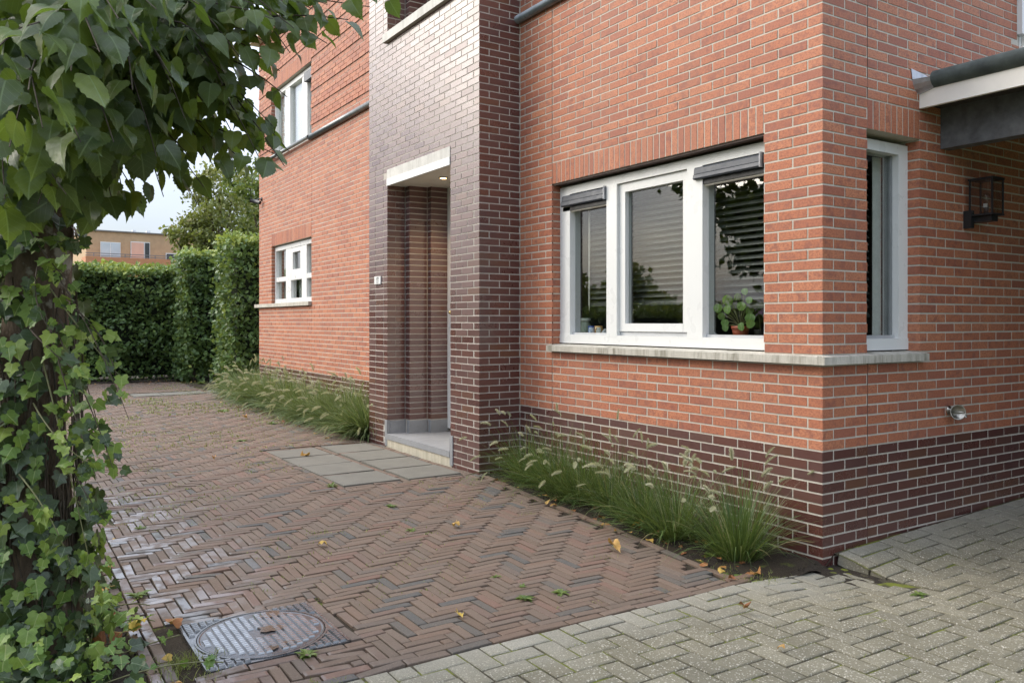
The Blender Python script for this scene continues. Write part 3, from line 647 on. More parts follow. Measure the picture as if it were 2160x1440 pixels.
# ---- carport canopy beside the side wall
cp = part('carport_roof', house); CY = -5.5  # canopy lengthened out of view to shade the side wall
mb = MB(); mb.box(1.000, 1.028, CY, -0.002, 2.872, 2.985); mb.build('fascia', CREAM, cp)
mb = MB(); mb.tube([(1.012, -0.10, 3.040), (1.012, CY, 3.040)], 0.058, 14); mb.build('gutter_roll', ROOFING, cp, True)
mb = MB(); mb.box(1.0285, 6.8, CY, -0.002, 2.955, 3.02); mb.build('roof_deck', ROOFING, cp)
mb = MB(); mb.box(1.250, 1.262, CY, -0.002, 2.634, 2.954); mb.box(1.262, 1.36, CY, -0.002, 2.634, 2.648); mb.build('steel_beam', STEEL, cp)
mb = MB(); mb.box(1.0285, 1.249, CY, -0.002, 2.905, 2.917); mb.box(1.263, 6.8, CY, -0.003, 2.905, 2.917); mb.build('canopy_ceiling', m_plain('dark_boarding', (0.050, 0.042, 0.036), 0.7), cp)
fl = MB(); pf = []
for i in range(9):
    a = R(180 + 180 * i / 8); pf.append((1.012 + 0.092 * math.cos(a), 3.052 + 0.098 * math.sin(a) * 0.95))
n = len(pf); fl.add([(x, -0.004, z) for x, z in pf] + [(1.012 + (x - 1.012) * 0.72, -0.105, 3.045 + (z - 3.045) * 0.72) for x, z in pf], [(i, i + 1, n + i + 1, n + i) for i in range(n - 1)])
fl.face([(0.918, -0.004, 3.052), (1.106, -0.004, 3.052), (1.30, -0.004, 3.075), (0.905, -0.004, 3.120)])
fl.build('zinc_flashing', ZINC, cp)
mb = MB(); mb.box(4.6, 4.7, -5.4, -0.003, 0.0, 2.9); mb.build('added_shade_wall', m_plain('shade_wall_dark', (0.06, 0.05, 0.04), 0.8), cp)  # unseen wall, added to keep light off the side wall
mb = MB(); mb.box(6.6, 6.72, -0.5, -0.38, 0.0, 2.9); mb.box(6.6, 6.72, -3.5, -3.38, 0.0, 2.9); mb.build('carport_post', STEEL, cp)

# ================================================================== THE GROUND
def smooth(t): t = max(0.0, min(1.0, t)); return t * t * (3 - 2 * t)
def gz(x, y):
    if y >= 0: return 0.055 + 0.045 * min(1.0, y / 3.3) + 0.008 * math.sin(x * 2.1 + y * 1.3) * math.sin(y * 1.7 - x)
    z = 0.055 + 0.003 * math.sin(x * 2.3 + y) - 0.038 * smooth((x + 0.8) / 0.7) * smooth((y + 1.0) / 0.8)
    if x > 0.1:
        xx = min(x, 3.0); base = z + 0.012 * xx; wd = 0.40 + 0.42 * xx
        z = base + (0.092 + 0.033 * (xx - 0.11) - base) * smooth((y + wd) / wd)
    return z
def bedx(y): return -0.705 + 0.285 * y / 3.26
terrain = MB(); terrain.face([(-220, -160, 0.0), (220, -160, 0.0), (220, 300, 0.0), (-220, 300, 0.0)])
structure(terrain.build('ground', TURF))

def sheet(mb, x0, x1, y0, y1, nx, ny, f):
    vs = [(x0 + (x1 - x0) * i / nx, y0 + (y1 - y0) * j / ny) for j in range(ny + 1) for i in range(nx + 1)]
    mb.add([(x, y, f(x, y)) for x, y in vs], [(j * (nx + 1) + i, j * (nx + 1) + i + 1, (j + 1) * (nx + 1) + i + 1, (j + 1) * (nx + 1) + i) for j in range(ny) for i in range(nx)])
def herring(x0, x1, y0, y1, W, Lr, ox=0, oy=0):
    """boxes of a herringbone over a rectangle: (xa, xb, ya, yb)"""
    Lb = W * Lr; res = []
    n = int(max(x1 - x0, y1 - y0) / W) + 2 * Lr + 4
    m = int((x1 - x0 + y1 - y0) / (2 * Lb)) + 4
    for i in range(-n, n * 2):
        for j in range(-m, m):
            bx = x0 + ox + i * W + j * Lb; by = y0 + oy + i * W - j * Lb
            for (a, b, c, d) in ((bx, bx + Lb, by, by + W), (bx, bx + W, by + W, by + W + Lb)):
                if b <= x0 or a >= x1 or d <= y0 or c >= y1: continue
                res.append([max(a, x0), min(b, x1), max(c, y0), min(d, y1)])
    return res
def carve(bs, ex):
    (p, q, r, s) = ex; o = []
    for (a, b, c, d) in bs:
        if b <= p or a >= q or d <= r or c >= s: o.append([a, b, c, d]); continue
        cand = [(a, min(b, p), c, d), (max(a, q), b, c, d), (a, b, c, min(d, r)), (a, b, max(c, s), d)]
        cand = [k for k in cand if k[1] - k[0] > 0.018 and k[3] - k[2] > 0.018]
        if cand: o.append(list(max(cand, key=lambda k: (k[1] - k[0]) * (k[3] - k[2]))))
    return o
def pave(parent, bs, mat, hgt, jt, nmax, tilt, lift, name, zf=gz):
    """bs: (xa, xb, ya, yb[, yaw])"""
    it = []
    for b in bs:
        xa, xb, ya, yb = b[:4]
        if xb - xa < 0.02 or yb - ya < 0.02: continue
        cx_, cy_ = (xa + xb) / 2, (ya + yb) / 2
        sx, sy = xb - xa - jt * rng.uniform(0.8, 1.5), yb - ya - jt * rng.uniform(0.8, 1.5)
        d = 0.03; gx = (zf(cx_ + d, cy_) - zf(cx_ - d, cy_)) / (2 * d) if not (0.1 < cx_ + d and cx_ - d < 0.1) else (zf(cx_ + 2 * d, cy_) - zf(cx_, cy_)) / (2 * d) if cx_ > 0.1 else 0
        gy = (zf(cx_, cy_ + d) - zf(cx_, cy_ - d)) / (2 * d) if cy_ + d < 0 or cy_ > d else 0
        z = zf(cx_, cy_) + rng.uniform(-lift, lift)
        tl = tilt * (2.2 if parent.name == 'clinker_paving' and cx_ < -2.6 and cy_ < 6 else 1.0)
        M = Matrix.Translation((cx_, cy_, z - hgt / 2)) @ Euler((math.atan(gy) + rng.gauss(0, tl), -math.atan(gx) + rng.gauss(0, tl), (b[4] if len(b) > 4 else 0) + rng.gauss(0, 0.006))).to_matrix().to_4x4() @ Matrix.Diagonal((sx, sy, hgt, 1))
        q = pix((cx_, cy_, z)); sc = sx * sy / q[2] ** 3 if q[2] > 0.5 and 5 < q[0] < 2155 and q[1] < 1437 else 0
        if sc and parent.name == 'clinker_paving' and q[0] < 190: sc = 0
        it.append((sc, M))
    it.sort(key=lambda t: -t[0]); mb = MB()
    for i, (sc, M) in enumerate(it):
        r = rng.random()
        if i < nmax and sc > 0: inst(name, rounded(mat, int(r * 24)), parent, M)
        else:
            mb.add([tuple(M @ Vector(p)) for p in RV], RF, r)
    stuff(mb.build(name + '_field', mat, parent))
RV, RF = [], []
def _rounded():
    bm = bmesh.new(); bmesh.ops.create_cube(bm, size=1.0)
    top = [e_ for e_ in bm.edges if all(v.co.z > 0 for v in e_.verts)]
    bmesh.ops.bevel(bm, geom=top, offset=0.055, segments=1, affect='EDGES', clamp_overlap=True)
    bm.verts.ensure_lookup_table()
    for v in bm.verts: RV.append(tuple(v.co))
    bm.verts.index_update()
    for f in bm.faces: RF.append(tuple(v.index for v in f.verts))
    bm.free()
_rounded()
def rounded(mat, k):
    key = ('r', mat.name, k)
    if key not in VAR:
        mb = MB(); mb.add(RV, RF, (k + 0.5) / 24.0); VAR[key] = mb.mesh('paver_' + mat.name, mat)
    return VAR[key]

# clinker paving
MH = (-3.432, -2.822, 0.335, 0.922)
SLX = ((-1.682, -1.172), (-1.085, -0.575)); SLY = [(3.362 + 0.562 * i, 3.362 + 0.562 * i + 0.508) for i in range(4)]
rp_ = MB(); sheet(rp_, -3.66, 0.3, -0.01, 17.2, 40, 172, lambda x, y: gz(x, y) - 0.015)
red = structure(rp_.build('clinker_paving', JOINT))
bs = herring(-3.53, -0.41, 0.088, 17.0, 0.0522, 4)
for ex in ((MH[0] - 0.115, MH[1] + 0.058, MH[2] - 0.058, MH[3] + 0.058), (-1.735, -0.44, 3.305, 5.66)): bs = carve(bs, ex)
bs = [b for b in bs if not (b[3] < 3.3 and (b[0] + b[1]) / 2 > bedx((b[2] + b[3]) / 2) - 0.055) and not ((b[2] + b[3]) / 2 > 5.7 and (b[0] + b[1]) / 2 > -0.50)]
bs = carve(bs, (-1.9, -0.6, 13.2, 14.0))
x = -3.55
while x < -0.72:                                     # two straight rows along the drive
    bs.append([x, x + 0.207, -0.020, 0.0335]); bs.append([x + 0.08, x + 0.287, 0.0345, 0.087]); x += 0.2085
y = 0.02
while y < 16.6:                                      # two straight rows along the planting strip
    bs.append([-3.640, -3.588, y, y + 0.207]); bs.append([-3.586, -3.533, y + 0.1, y + 0.307]); y += 0.2085
x = MH[0] - 0.05
while x < MH[1]:
    bs.append([x, min(x + 0.207, MH[1] + 0.055), MH[2] - 0.056, MH[2] - 0.004]); bs.append([x + 0.05, min(x + 0.257, MH[1] + 0.055), MH[3] + 0.004, MH[3] + 0.056]); x += 0.2085
y = MH[2]
while y < MH[3] - 0.02: bs.append([MH[1] + 0.004, MH[1] + 0.056, y, min(y + 0.207, MH[3])]); y += 0.2085
y = 0.05
while y < 3.1:                                       # slanting edge of the planting bed
    bs.append([bedx(y + 0.1) - 0.026, bedx(y + 0.1) + 0.026, y, y + 0.207, -math.atan(0.285 / 3.26)]); y += 0.2085
for (a, b) in ((-1.734, -1.684), (-1.153, -1.104), (-0.570, -0.520), (-0.518, -0.468)):
    y = 3.31
    while y < 5.6: bs.append([a, b, y, y + 0.207]); y += 0.2085
for i in range(5):
    ya = 3.308 + 0.562 * i
    for (xa, xb) in SLX:
        for k in range(2): bs.append([xa + k * 0.255, xa + k * 0.255 + 0.253, ya, ya + 0.050])
    bs.append([-1.104, -1.087, ya, ya + 0.05])
pave(red, bs, PAVER, 0.05, 0.0056, 300, 0.013, 0.0026, 'paver')
for i, (ya, yb) in enumerate(SLY):
    for j, (xa, xb) in enumerate(SLX):
        mb = MB(); z = gz(xa, ya)
        M = Matrix.Translation(((xa + xb) / 2, (ya + yb) / 2, z - 0.022 + rng.uniform(0, 0.006))) @ Euler((rng.gauss(0, .003), rng.gauss(0, .003), rng.gauss(0, .004))).to_matrix().to_4x4() @ Matrix.Diagonal((xb - xa, yb - ya, 0.05, 1))
        mb.add([tuple(M @ Vector((p[0] * (1 if p[2] < 0.44 else 1), p[1], p[2]))) for p in UNIT], BOXF, rng.random()); mb.build('paving_slab', SLAB, red)
for (xa, ya) in ((-1.88, 13.22), (-1.36, 13.22), (-0.84, 13.3)):
    mb = MB(); mb.box(xa, xa + 0.5, ya, ya + 0.62, 0.06, 0.103); mb.build('paving_slab', SLAB, red)
# concrete block paving
gp = MB(); sheet(gp, -3.9, 0.098, -2.6, -0.021, 40, 26, lambda x, y: gz(x, y) - 0.007 + 0.003 * math.sin(x * 31) * math.sin(y * 27)); sheet(gp, 0.102, 4.6, -2.6, -0.002, 44, 52, lambda x, y: gz(x, y) - 0.010)
grey = structure(gp.build('concrete_block_paving', GJOINT))
bs = carve(herring(-3.8, 4.4, -2.5, -0.022, 0.107, 2, 0.03, 0.02), (0.02, 0.104, -0.50, 0.1))
bs2 = []
for b in bs:
    if b[0] < 0.1 < b[1] and b[3] > -0.5: b = [b[0], 0.02, b[2], b[3]] if 0.1 - b[0] > b[1] - 0.1 else [0.104, b[1], b[2], b[3]]
    bs2.append(b)
bs2 = [b for b in bs2 if not (b[2] > -0.20 and -0.16 < (b[0] + b[1]) / 2 < 0.1)]
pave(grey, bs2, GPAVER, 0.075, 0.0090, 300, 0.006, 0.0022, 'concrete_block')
# beds
def soilz(x, y): return gz(x, max(y, 0.0)) - 0.012 + 0.018 * math.sin(x * 9 + 1) * math.sin(y * 7) + 0.012 * math.sin(x * 23 + y * 17) + 0.010 * math.sin(y * 37 - x * 13) - 0.02 * smooth(1 - y / 0.6)
pb = MB()
nx, ny = 14, 70
vs = []
for j in range(ny + 1):
    y = -0.06 + 3.34 * j / ny
    for i in range(nx + 1):
        xl = bedx(max(y, 0)) + 0.02; x = xl + (0.012 - xl) * i / nx; vs.append((x, y, soilz(x, y) + (-0.012 if i == 0 else 0)))
pb.add(vs, [(j * (nx + 1) + i, j * (nx + 1) + i + 1, (j + 1) * (nx + 1) + i + 1, (j + 1) * (nx + 1) + i) for j in range(ny) for i in range(nx)])
sheet(pb, -0.17, 0.1035, -0.50, -0.0, 14, 20, lambda x, y: 0.012 + 0.005 * math.sin(x * 60) * math.sin(y * 50))
structure(pb.build('planting_bed', SOIL, None, True))
pb = MB(); sheet(pb, -0.52, 0.02, 5.78, 12.6, 10, 90, lambda x, y: 0.115 + 0.015 * math.sin(x * 11) * math.sin(y * 8)); structure(pb.build('wing_planting_bed', SOIL, None, True))
pb = MB(); sheet(pb, -7.5, -3.645, -2.4, 17.2, 40, 120, lambda x, y: 0.05 + 0.05 * smooth((-3.645 - x) / 0.5) + 0.015 * math.sin(x * 8) * math.sin(y * 6 + x * 3) + 0.008 * math.sin(x * 31 + y * 27)); structure(pb.build('tree_strip', SOIL, None, True))
pb = MB(); sheet(pb, -7.5, 8, 16.9, 22, 60, 20, lambda x, y: 0.115 + 0.02 * math.sin(x * 5) * math.sin(y * 4)); structure(pb.build('hedge_bed', SOIL, None, True))

# manhole cover
zc = gz(-3.1, 0.6) + 0.004
mh = thing('manhole_cover', 'wet cast-iron manhole cover with round studded lid in square frame', 'manhole cover', ((MH[0] + MH[1]) / 2, (MH[2] + MH[3]) / 2, zc - 0.03))
mx_, my_ = (MH[0] + MH[1]) / 2, (MH[2] + MH[3]) / 2
mb = MB(); mb.box(MH[0], MH[1], MH[2], MH[3], zc - 0.06, zc)
for (a, b, c, d) in ((MH[0], MH[0] + 0.012, MH[2], MH[3]), (MH[1] - 0.012, MH[1], MH[2], MH[3])): mb.box(a, b, c, d, zc, zc + 0.005)
mb.build('frame', IRON_DRY, mh)
mb = MB(); mb.lathe([(0.275, 0), (0.275, 0.0035), (0.268, 0.0045), (0.262, 0.0025), (0.0001, 0.0025)], 64, Matrix.Translation((mx_, my_, zc + 0.0005))); mb.build('lid', m_plain('cast_iron_wet', (0.10, 0.10, 0.105), 0.20, 0.5, 0.3, 18, 0.7), mh)
mb = MB(); mb.lathe([(0.287, 0), (0.287, 0.0042), (0.279, 0.0042), (0.279, 0)], 64, Matrix.Translation((mx_, my_, zc + 0.0006))); mb.build('rim', IRON_DRY, mh)
ls, fs_ = MB(), MB()
def stud(mb, x, y, z, a, b, h=0.0075):
    t = 0.72; vs = [(x - a, y - b, z), (x + a, y - b, z), (x + a, y + b, z), (x - a, y + b, z), (x - a * t, y - b * t, z + h), (x + a * t, y - b * t, z + h), (x + a * t, y + b * t, z + h), (x - a * t, y + b * t, z + h)]
    mb.add(vs, BOXF, rng.random())
for i in range(-9, 10):
    for j in range(-13, 14):
        x, y = mx_ + i * 0.0345, my_ + j * 0.0228
        r_ = math.hypot(x - mx_, y - my_)
        if r_ < 0.245:
            if abs(x - mx_) < 0.060 and abs(y - my_) < 0.050: continue
            if abs(x - mx_ + 0.0) < 0.03 and abs(abs(y - my_) - 0.215) < 0.03: continue
            stud(ls, x, y, zc + 0.0029, 0.0145, 0.0090)
        elif r_ > 0.300 and abs(x - mx_) < 0.285 and abs(y - my_) < 0.278:
            stud(fs_, x, y, zc, 0.0145, 0.0095, 0.009)
stuff(ls.build('lid_studs', IRON, mh)); stuff(fs_.build('frame_studs', IRON_DRY, mh))
def blob(mb, x, y, z, rx, ry, n=22, seed=1):
    q = random.Random(seed); ph = [q.uniform(0, 6.28) for _ in range(4)]
    mb.face([(x + rx * math.cos(t) * (1 + 0.22 * math.sin(3 * t + ph[0]) + 0.13 * math.sin(5 * t + ph[1])), y + ry * math.sin(t) * (1 + 0.22 * math.sin(2 * t + ph[2]) + 0.12 * math.sin(7 * t + ph[3])), z) for t in [2 * math.pi * k / n for k in range(n)]])
for (dx, dy, rx, ry, sd) in ((0.045, 0.02, 0.058, 0.045, 3), (0.10, 0.20, 0.055, 0.035, 5), (-0.02, -0.205, 0.03, 0.028, 8), (0.06, -0.175, 0.03, 0.02, 9)):
    mb = MB(); blob(mb, mx_ + dx, my_ + dy, zc + 0.0088, rx, ry, 26, sd); mb.build('silt_puddle', PUDDLE, mh)

# ================================================================== PLANTS
def leaf_geo(half, fold, curl, wave, seed, serr=0.0):
    q = random.Random(seed)
    def dense(h):
        o = []
        for i in range(len(h) - 1):
            a, b = h[i], h[i + 1]; o.append(a)
            if serr:
                mx2, my2 = (a[0] + b[0]) / 2, (a[1] + b[1]) / 2; k = 1 - serr
                o.append((mx2 * k, my2 - serr * 0.25))
        o.append(h[-1]); return o
    vs, uvs, fs = [], [], []
    for sg in (1, -1):
        h = dense([(x * (1 + q.uniform(-.06, .06)), y * (1 + q.uniform(-.03, .03))) for x, y in half])
        b = len(vs); n = len(h)
        for (x, y) in h:
            for (xx, yy) in ((0.0, max(0.0, min(1.0, y + 0.25 * x))), (x * sg, y)):
                z = fold * abs(xx) - curl * yy * abs(yy) + wave * math.sin(5 * yy + 2.0 * sg + seed) * abs(xx)
                vs.append((xx, yy, z)); uvs.append((xx, yy))
        for i in range(n - 1):
            f = (b + 2 * i, b + 2 * i + 1, b + 2 * i + 3, b + 2 * i + 2)
            fs.append(f if sg > 0 else f[::-1])
    return vs, fs, uvs
LIN = [(0.03, 0.02), (0.17, -0.07), (0.33, -0.03), (0.44, 0.10), (0.485, 0.26), (0.465, 0.42), (0.40, 0.57), (0.30, 0.71), (0.18, 0.84), (0.08, 0.95), (0.0, 1.10)]
IVY = [(0.02, 0.0), (0.16, -0.14), (0.36, -0.12), (0.50, 0.10), (0.38, 0.27), (0.46, 0.42), (0.52, 0.56), (0.31, 0.60), (0.20, 0.74), (0.11, 0.90), (0.0, 1.06)]
OVAL = [(0.02, 0.0), (0.16, 0.12), (0.26, 0.32), (0.28, 0.55), (0.20, 0.78), (0.09, 0.94), (0.0, 1.04)]
MAPL = [(0.02, 0.0), (0.20, -0.06), (0.46, 0.02), (0.34, 0.20), (0.60, 0.48), (0.42, 0.50), (0.36, 0.62), (0.18, 0.66), (0.16, 0.84), (0.0, 1.08)]
LINV = [leaf_geo(LIN, rng.uniform(-.25, .30), rng.uniform(.05, .45), rng.uniform(.0, .35), i, rng.uniform(0.07, 0.12)) for i in range(8)]
IVYV = [leaf_geo(IVY, rng.uniform(-.10, .30), rng.uniform(.0, .30), rng.uniform(.0, .2), i) for i in range(6)]
OVALV = [leaf_geo(OVAL, rng.uniform(.05, .4), rng.uniform(.1, .5), 0.1, i) for i in range(4)]
MAPV = [leaf_geo(MAPL, rng.uniform(.0, .5), rng.uniform(-.3, .6), 0.5, i) for i in range(6)]
def frame(pos, tip, nrm, size, wide=1.0):
    T = Vector(tip).normalized(); Nn = Vector(nrm); Nn = Nn - T * Nn.dot(T)
    if Nn.length < 1e-3: Nn = T.orthogonal()
    Nn.normalize(); X = T.cross(Nn)
    return Matrix(((X.x * size * wide, T.x * size, Nn.x * size, pos[0]), (X.y * size * wide, T.y * size, Nn.y * size, pos[1]), (X.z * size * wide, T.z * size, Nn.z * size, pos[2]), (0, 0, 0, 1)))
LM = {}
def leaf_mesh(key, geo, mat, k):
    kk = (key, mat.name, k)
    if kk not in LM:
        mb = MB(); mb.add(geo[0], geo[1], (k % 12 + 0.5) / 12.0, geo[2]); LM[kk] = mb.mesh(key, mat, smooth=True)
    return LM[kk]
def scatter(parent, leaves, geos, key, nmax, stuffname):
    """leaves: (M, variant, shade 0..1, mat). largest nmax seen are single leaves"""
    sc = []
    for i, (M, v, r, mat) in enumerate(leaves):
        p = M.translation; s = M.col[1].length
        sc.append((seen_size(p, s) * (0.35 + abs(Vector(M.col[2][:3]).normalized().dot((Vector((CAMX, CAMY, CAMZ)) - p).normalized()))), i))
    sc.sort(reverse=True); single = set(i for s, i in sc[:nmax] if s > 0); rest = {}
    for i, (M, v, r, mat) in enumerate(leaves):
        if i in single: inst('leaf', leaf_mesh(key, geos[v], mat, v + 12 * 0 if False else int(r * 11.99) + 0 if False else int(r * 11.99)), parent, M) if False else inst('leaf', _lm(key, geos, v, mat, r), parent, M)
        else:
            g_ = geos[v]; rest.setdefault(mat.name, MB()).add([tuple(M @ Vector(p)) for p in g_[0]], g_[1], r, g_[2])
    for k, mb in rest.items(): stuff(mb.build(stuffname, MATS[k], parent, True))
def _lm(key, geos, v, mat, r):
    q = int(r * 9.99); kk = (key, v, mat.name, q)
    if kk not in LM:
        mb = MB(); mb.add(geos[v][0], geos[v][1], (q + 0.5) / 10, geos[v][2]); LM[kk] = mb.mesh(key, mat, smooth=True)
    return LM[kk]
def rv(s=1.0): return Vector((rng.gauss(0, s), rng.gauss(0, s), rng.gauss(0, s)))
def bez(p0, p1, p2, n):
    return [p0 * (1 - t) ** 2 + p1 * 2 * t * (1 - t) + p2 * t * t for t in [i / n for i in range(n + 1)]]
CAMV = Vector((CAMX, CAMY, CAMZ))

# ---- near linden tree with ivy at the left edge
TB = Vector((-4.008, 0.718, 0.07))
lt = thing('linden_tree', 'leafy linden tree overhanging the paving at the left edge', 'tree', TB)
mb = MB(); pts = [TB + Vector((0.02 * math.sin(i * 1.3), 0.02 * math.cos(i * 1.7), -0.05 + i * 0.3)) for i in range(9)]
mb.tube(pts, [0.19, 0.15, 0.135, 0.128, 0.122, 0.118, 0.116, 0.12, 0.09], 16); mb.build('trunk', BARK, lt, True)
leaves = []
tips = [(838, -12, 2.55), (735, 42, 2.65), (690, 92, 2.7), (660, 20, 2.8), (612, 112, 2.65), (575, 40, 2.5), (640, -20, 2.7), (606, 205, 2.75), (590, 330, 2.85), (560, 300, 2.95), (600, 350, 2.75), (500, 370, 3.1), (455, 300, 2.9), (535, 245, 3.0),
        (415, 430, 3.0), (430, 395, 2.8), (345, 415, 2.9), (268, 455, 3.15), (300, 430, 3.0), (240, 440, 2.9), (470, 180, 2.6), (505, 120, 2.55), (430, 90, 2.4), (390, 250, 2.45), (330, 330, 2.4), (360, 160, 2.2), (280, 190, 2.05), (240, 300, 2.1),
        (150, 150, 1.85), (170, 300, 2.0), (60, 190, 1.8), (40, 60, 1.75), (250, 40, 1.85), (330, 20, 2.0), (110, 330, 2.2), (20, 310, 2.0), (80, 430, 2.6), (180, 420, 2.7), (10, 420, 2.3), (420, 10, 2.2), (500, -10, 2.3), (-40, 150, 1.8), (130, 20, 1.75), (210, 110, 1.85), (90, 270, 1.9), (140, 410, 2.3), (300, 100, 1.95), (520, 190, 2.7), (545, 330, 2.7), (480, 240, 2.8), (560, 90, 2.7), (540, 10, 2.6), (590, 150, 2.9), (450, 350, 2.8), (400, 330, 2.7), (580, 270, 2.9), (620, 60, 2.6), (440, 140, 2.6), (500, 300, 2.85), (380, 400, 2.9), (460, 60, 2.5), (690, 10, 2.6), (780, 15, 2.6), (520, 350, 2.95), (610, 320, 2.9)]
head = TB + Vector((0.0, 0.0, 2.35))
for ti, (px_, py_, D) in enumerate(tips):
    tip = at(px_, py_, D)
    a0 = head + Vector((rng.uniform(-.25, .25), rng.uniform(-.25, .25), rng.uniform(-0.1, 0.5)))
    mid = (a0 + tip) / 2 + Vector((rng.gauss(0, .10), rng.gauss(0, .10), 0.24 + 0.18 * rng.random()))
    pl = bez(a0, mid, tip, 10)
    mb = MB(); mb.tube(pl, [0.0090 - 0.00075 * i for i in range(11)], 5); mb.build('twig', TWIGM, lt, True)
    ln = sum((pl[i + 1] - pl[i]).length for i in range(10)); nl = max(11, int(ln / (0.080 if px_ < 330 else 0.066)))
    for k in range(nl):
        t = 0.22 + 0.78 * (k + rng.random() * 0.5) / nl
        i = min(9, int(t * 10)); p = pl[i].lerp(pl[i + 1], t * 10 - i); d = (pl[i + 1] - pl[i]).normalized()
        side = d.cross(Vector((0, 0, 1))).normalized() * (1 if k % 2 else -1)
        base = p + side * rng.uniform(0.02, 0.05) + Vector((0, 0, rng.uniform(-.03, .015)))
        tipd = side * rng.uniform(0.2, 0.8) + d * rng.uniform(0.4, 1.1) + Vector((0, 0, -rng.uniform(0.15, 0.95)))
        nm = Vector((0, 0, rng.uniform(0.5, 1.2))) + side * rng.uniform(-0.1, 0.6) + (CAMV - p).normalized() * rng.uniform(-0.2, 0.7) + rv(0.28)
        sz = rng.uniform(0.075, 0.118) * (1.06 if px_ < 330 else 0.86) * (1.0 if t < 0.85 else 0.78)
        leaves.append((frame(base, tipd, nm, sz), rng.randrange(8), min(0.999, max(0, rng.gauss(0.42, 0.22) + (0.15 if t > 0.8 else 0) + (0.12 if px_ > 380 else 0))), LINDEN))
for (n_, x0_, x1_, y0_, y1_, d0, d1) in ((260, -60, 330, -40, 330, 2.2, 3.6), (60, -60, 230, 300, 450, 2.6, 3.5), (30, 300, 420, -40, 260, 2.7, 3.6)):
    for _ in range(n_):
        p = at(rng.uniform(x0_, x1_), rng.uniform(y0_, y1_), rng.uniform(d0, d1))
        leaves.append((frame(p, Vector((0, 0, -1)) + rv(0.45), (CAMV - p).normalized() * 0.8 + Vector((0, 0, 0.5)) + rv(0.4), rng.uniform(0.085, 0.125)), rng.randrange(8), rng.uniform(0, 0.5), LINDEN))
cnt = 0
while cnt < 1700:                                    # the crown above the picture
    p = Vector((-4.15, 0.45, 3.35)) + Vector((rng.uniform(-1.5, 1.5), rng.uniform(-1.7, 1.6), rng.uniform(-0.9, 1.1)))
    if ((p.x + 4.15) / 1.5) ** 2 + ((p.y - 0.45) / 1.7) ** 2 + ((p.z - 3.35) / 1.1) ** 2 > 1: continue
    q = pix(p)
    if q[1] > -60 and q[0] > -80 and not (q[0] < 330 and q[1] < 250): continue
    cnt += 1
    leaves.append((frame(p, Vector((0, 0, -1)) + rv(0.5), rv(0.5) + Vector((0, 0, 0.8)), rng.uniform(0.09, 0.13)), rng.randrange(8), rng.uniform(0, 0.8), LINDEN))
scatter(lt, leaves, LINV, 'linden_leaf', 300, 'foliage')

iv = thing('ivy', 'bright and dark green ivy climbing the linden trunk and trailing over the paving edge', 'ivy', TB + Vector((0, 0, -0.02)))
leaves = []; view_a = math.atan2(CAMY - TB.y, CAMX - TB.x)
for _ in range(1150):
    z = 0.02 + 1.85 * rng.random() ** 1.15
    a = view_a + rng.uniform(-2.6, 2.6); young = rng.random() < 0.34
    right = math.sin(a - view_a)                     # towards the paving
    rad = 0.135 + rng.random() ** 0.8 * (0.125 - 0.03 * z) + (0.05 if young else 0)
    if z > 0.85 and right > 0.05 and rng.random() < 0.90: continue
    if 0.25 < z < 0.95 and right > 0.55 and rng.random() < 0.45: continue
    o = Vector((math.cos(a), math.sin(a), 0)); p = TB + o * rad + Vector((0, 0, z))
    leaves.append((frame(p, Vector((0, 0, -1)) + rv(0.4) + o * 0.25, o + Vector((0, 0, rng.uniform(0.1, 0.9))) + rv(0.22), rng.uniform(0.045, 0.085) * (0.9 if young else 1.0)), rng.randrange(6), rng.random(), IVYL if young else IVYD))
# hanging and creeping runners
runs = [[(105, 560, 3.15), (200, 690, 3.0), (272, 885, 2.95)], [(100, 600, 3.1), (215, 760, 3.05), (262, 800, 3.0)], [(90, 640, 3.1), (160, 900, 2.95), (205, 1010, 2.9)], [(120, 700, 3.1), (205, 880, 3.0), (242, 1000, 3.0)], [(90, 760, 3.1), (150, 1000, 3.0), (190, 1190, 3.0)],
        [(120, 820, 3.1), (180, 930, 3.0), (240, 940, 3.05)], [(100, 500, 3.2), (130, 520, 3.1), (190, 505, 3.0)], [(60, 690, 3.0), (120, 760, 2.9), (190, 800, 2.9)], [(40, 1000, 3.0), (110, 1080, 2.9), (150, 1190, 2.95)], [(110, 900, 3.1), (170, 1040, 3.0), (225, 1100, 3.05)],
        [(80, 560, 3.0), (60, 640, 2.9), (110, 700, 2.9)], [(70, 850, 3.0), (130, 960, 2.9), (215, 985, 2.9)], [(60, 480, 3.05), (90, 540, 3.0), (150, 600, 3.0)], [(140, 640, 3.1), (240, 700, 3.05), (255, 850, 3.0)],
        [(120, 660, 3.15), (190, 800, 3.1), (215, 940, 3.1)], [(130, 720, 3.15), (170, 860, 3.1), (180, 1020, 3.1)]]
for rn in runs:
    a, b, c = [at(*q) for q in rn]; pl = bez(a, b, c, 12)
    mb = MB(); mb.tube(pl, [0.0032 - 0.00016 * i for i in range(13)], 5); mb.build('runner', TWIGM if rng.random() < 0.6 else STEMG, iv, True)
    for k in range(13):
        t = 0.12 + 0.88 * rng.random(); i = min(11, int(t * 12)); p = pl[i].lerp(pl[i + 1], t * 12 - i)
        leaves.append((frame(p + rv(0.014), Vector((0, 0, -0.8)) + rv(0.6), (CAMV - p).normalized() + Vector((0, 0, 0.5)) + rv(0.45), rng.uniform(0.026, 0.058)), rng.randrange(6), rng.random(), IVYL if rng.random() < 0.6 else IVYD))
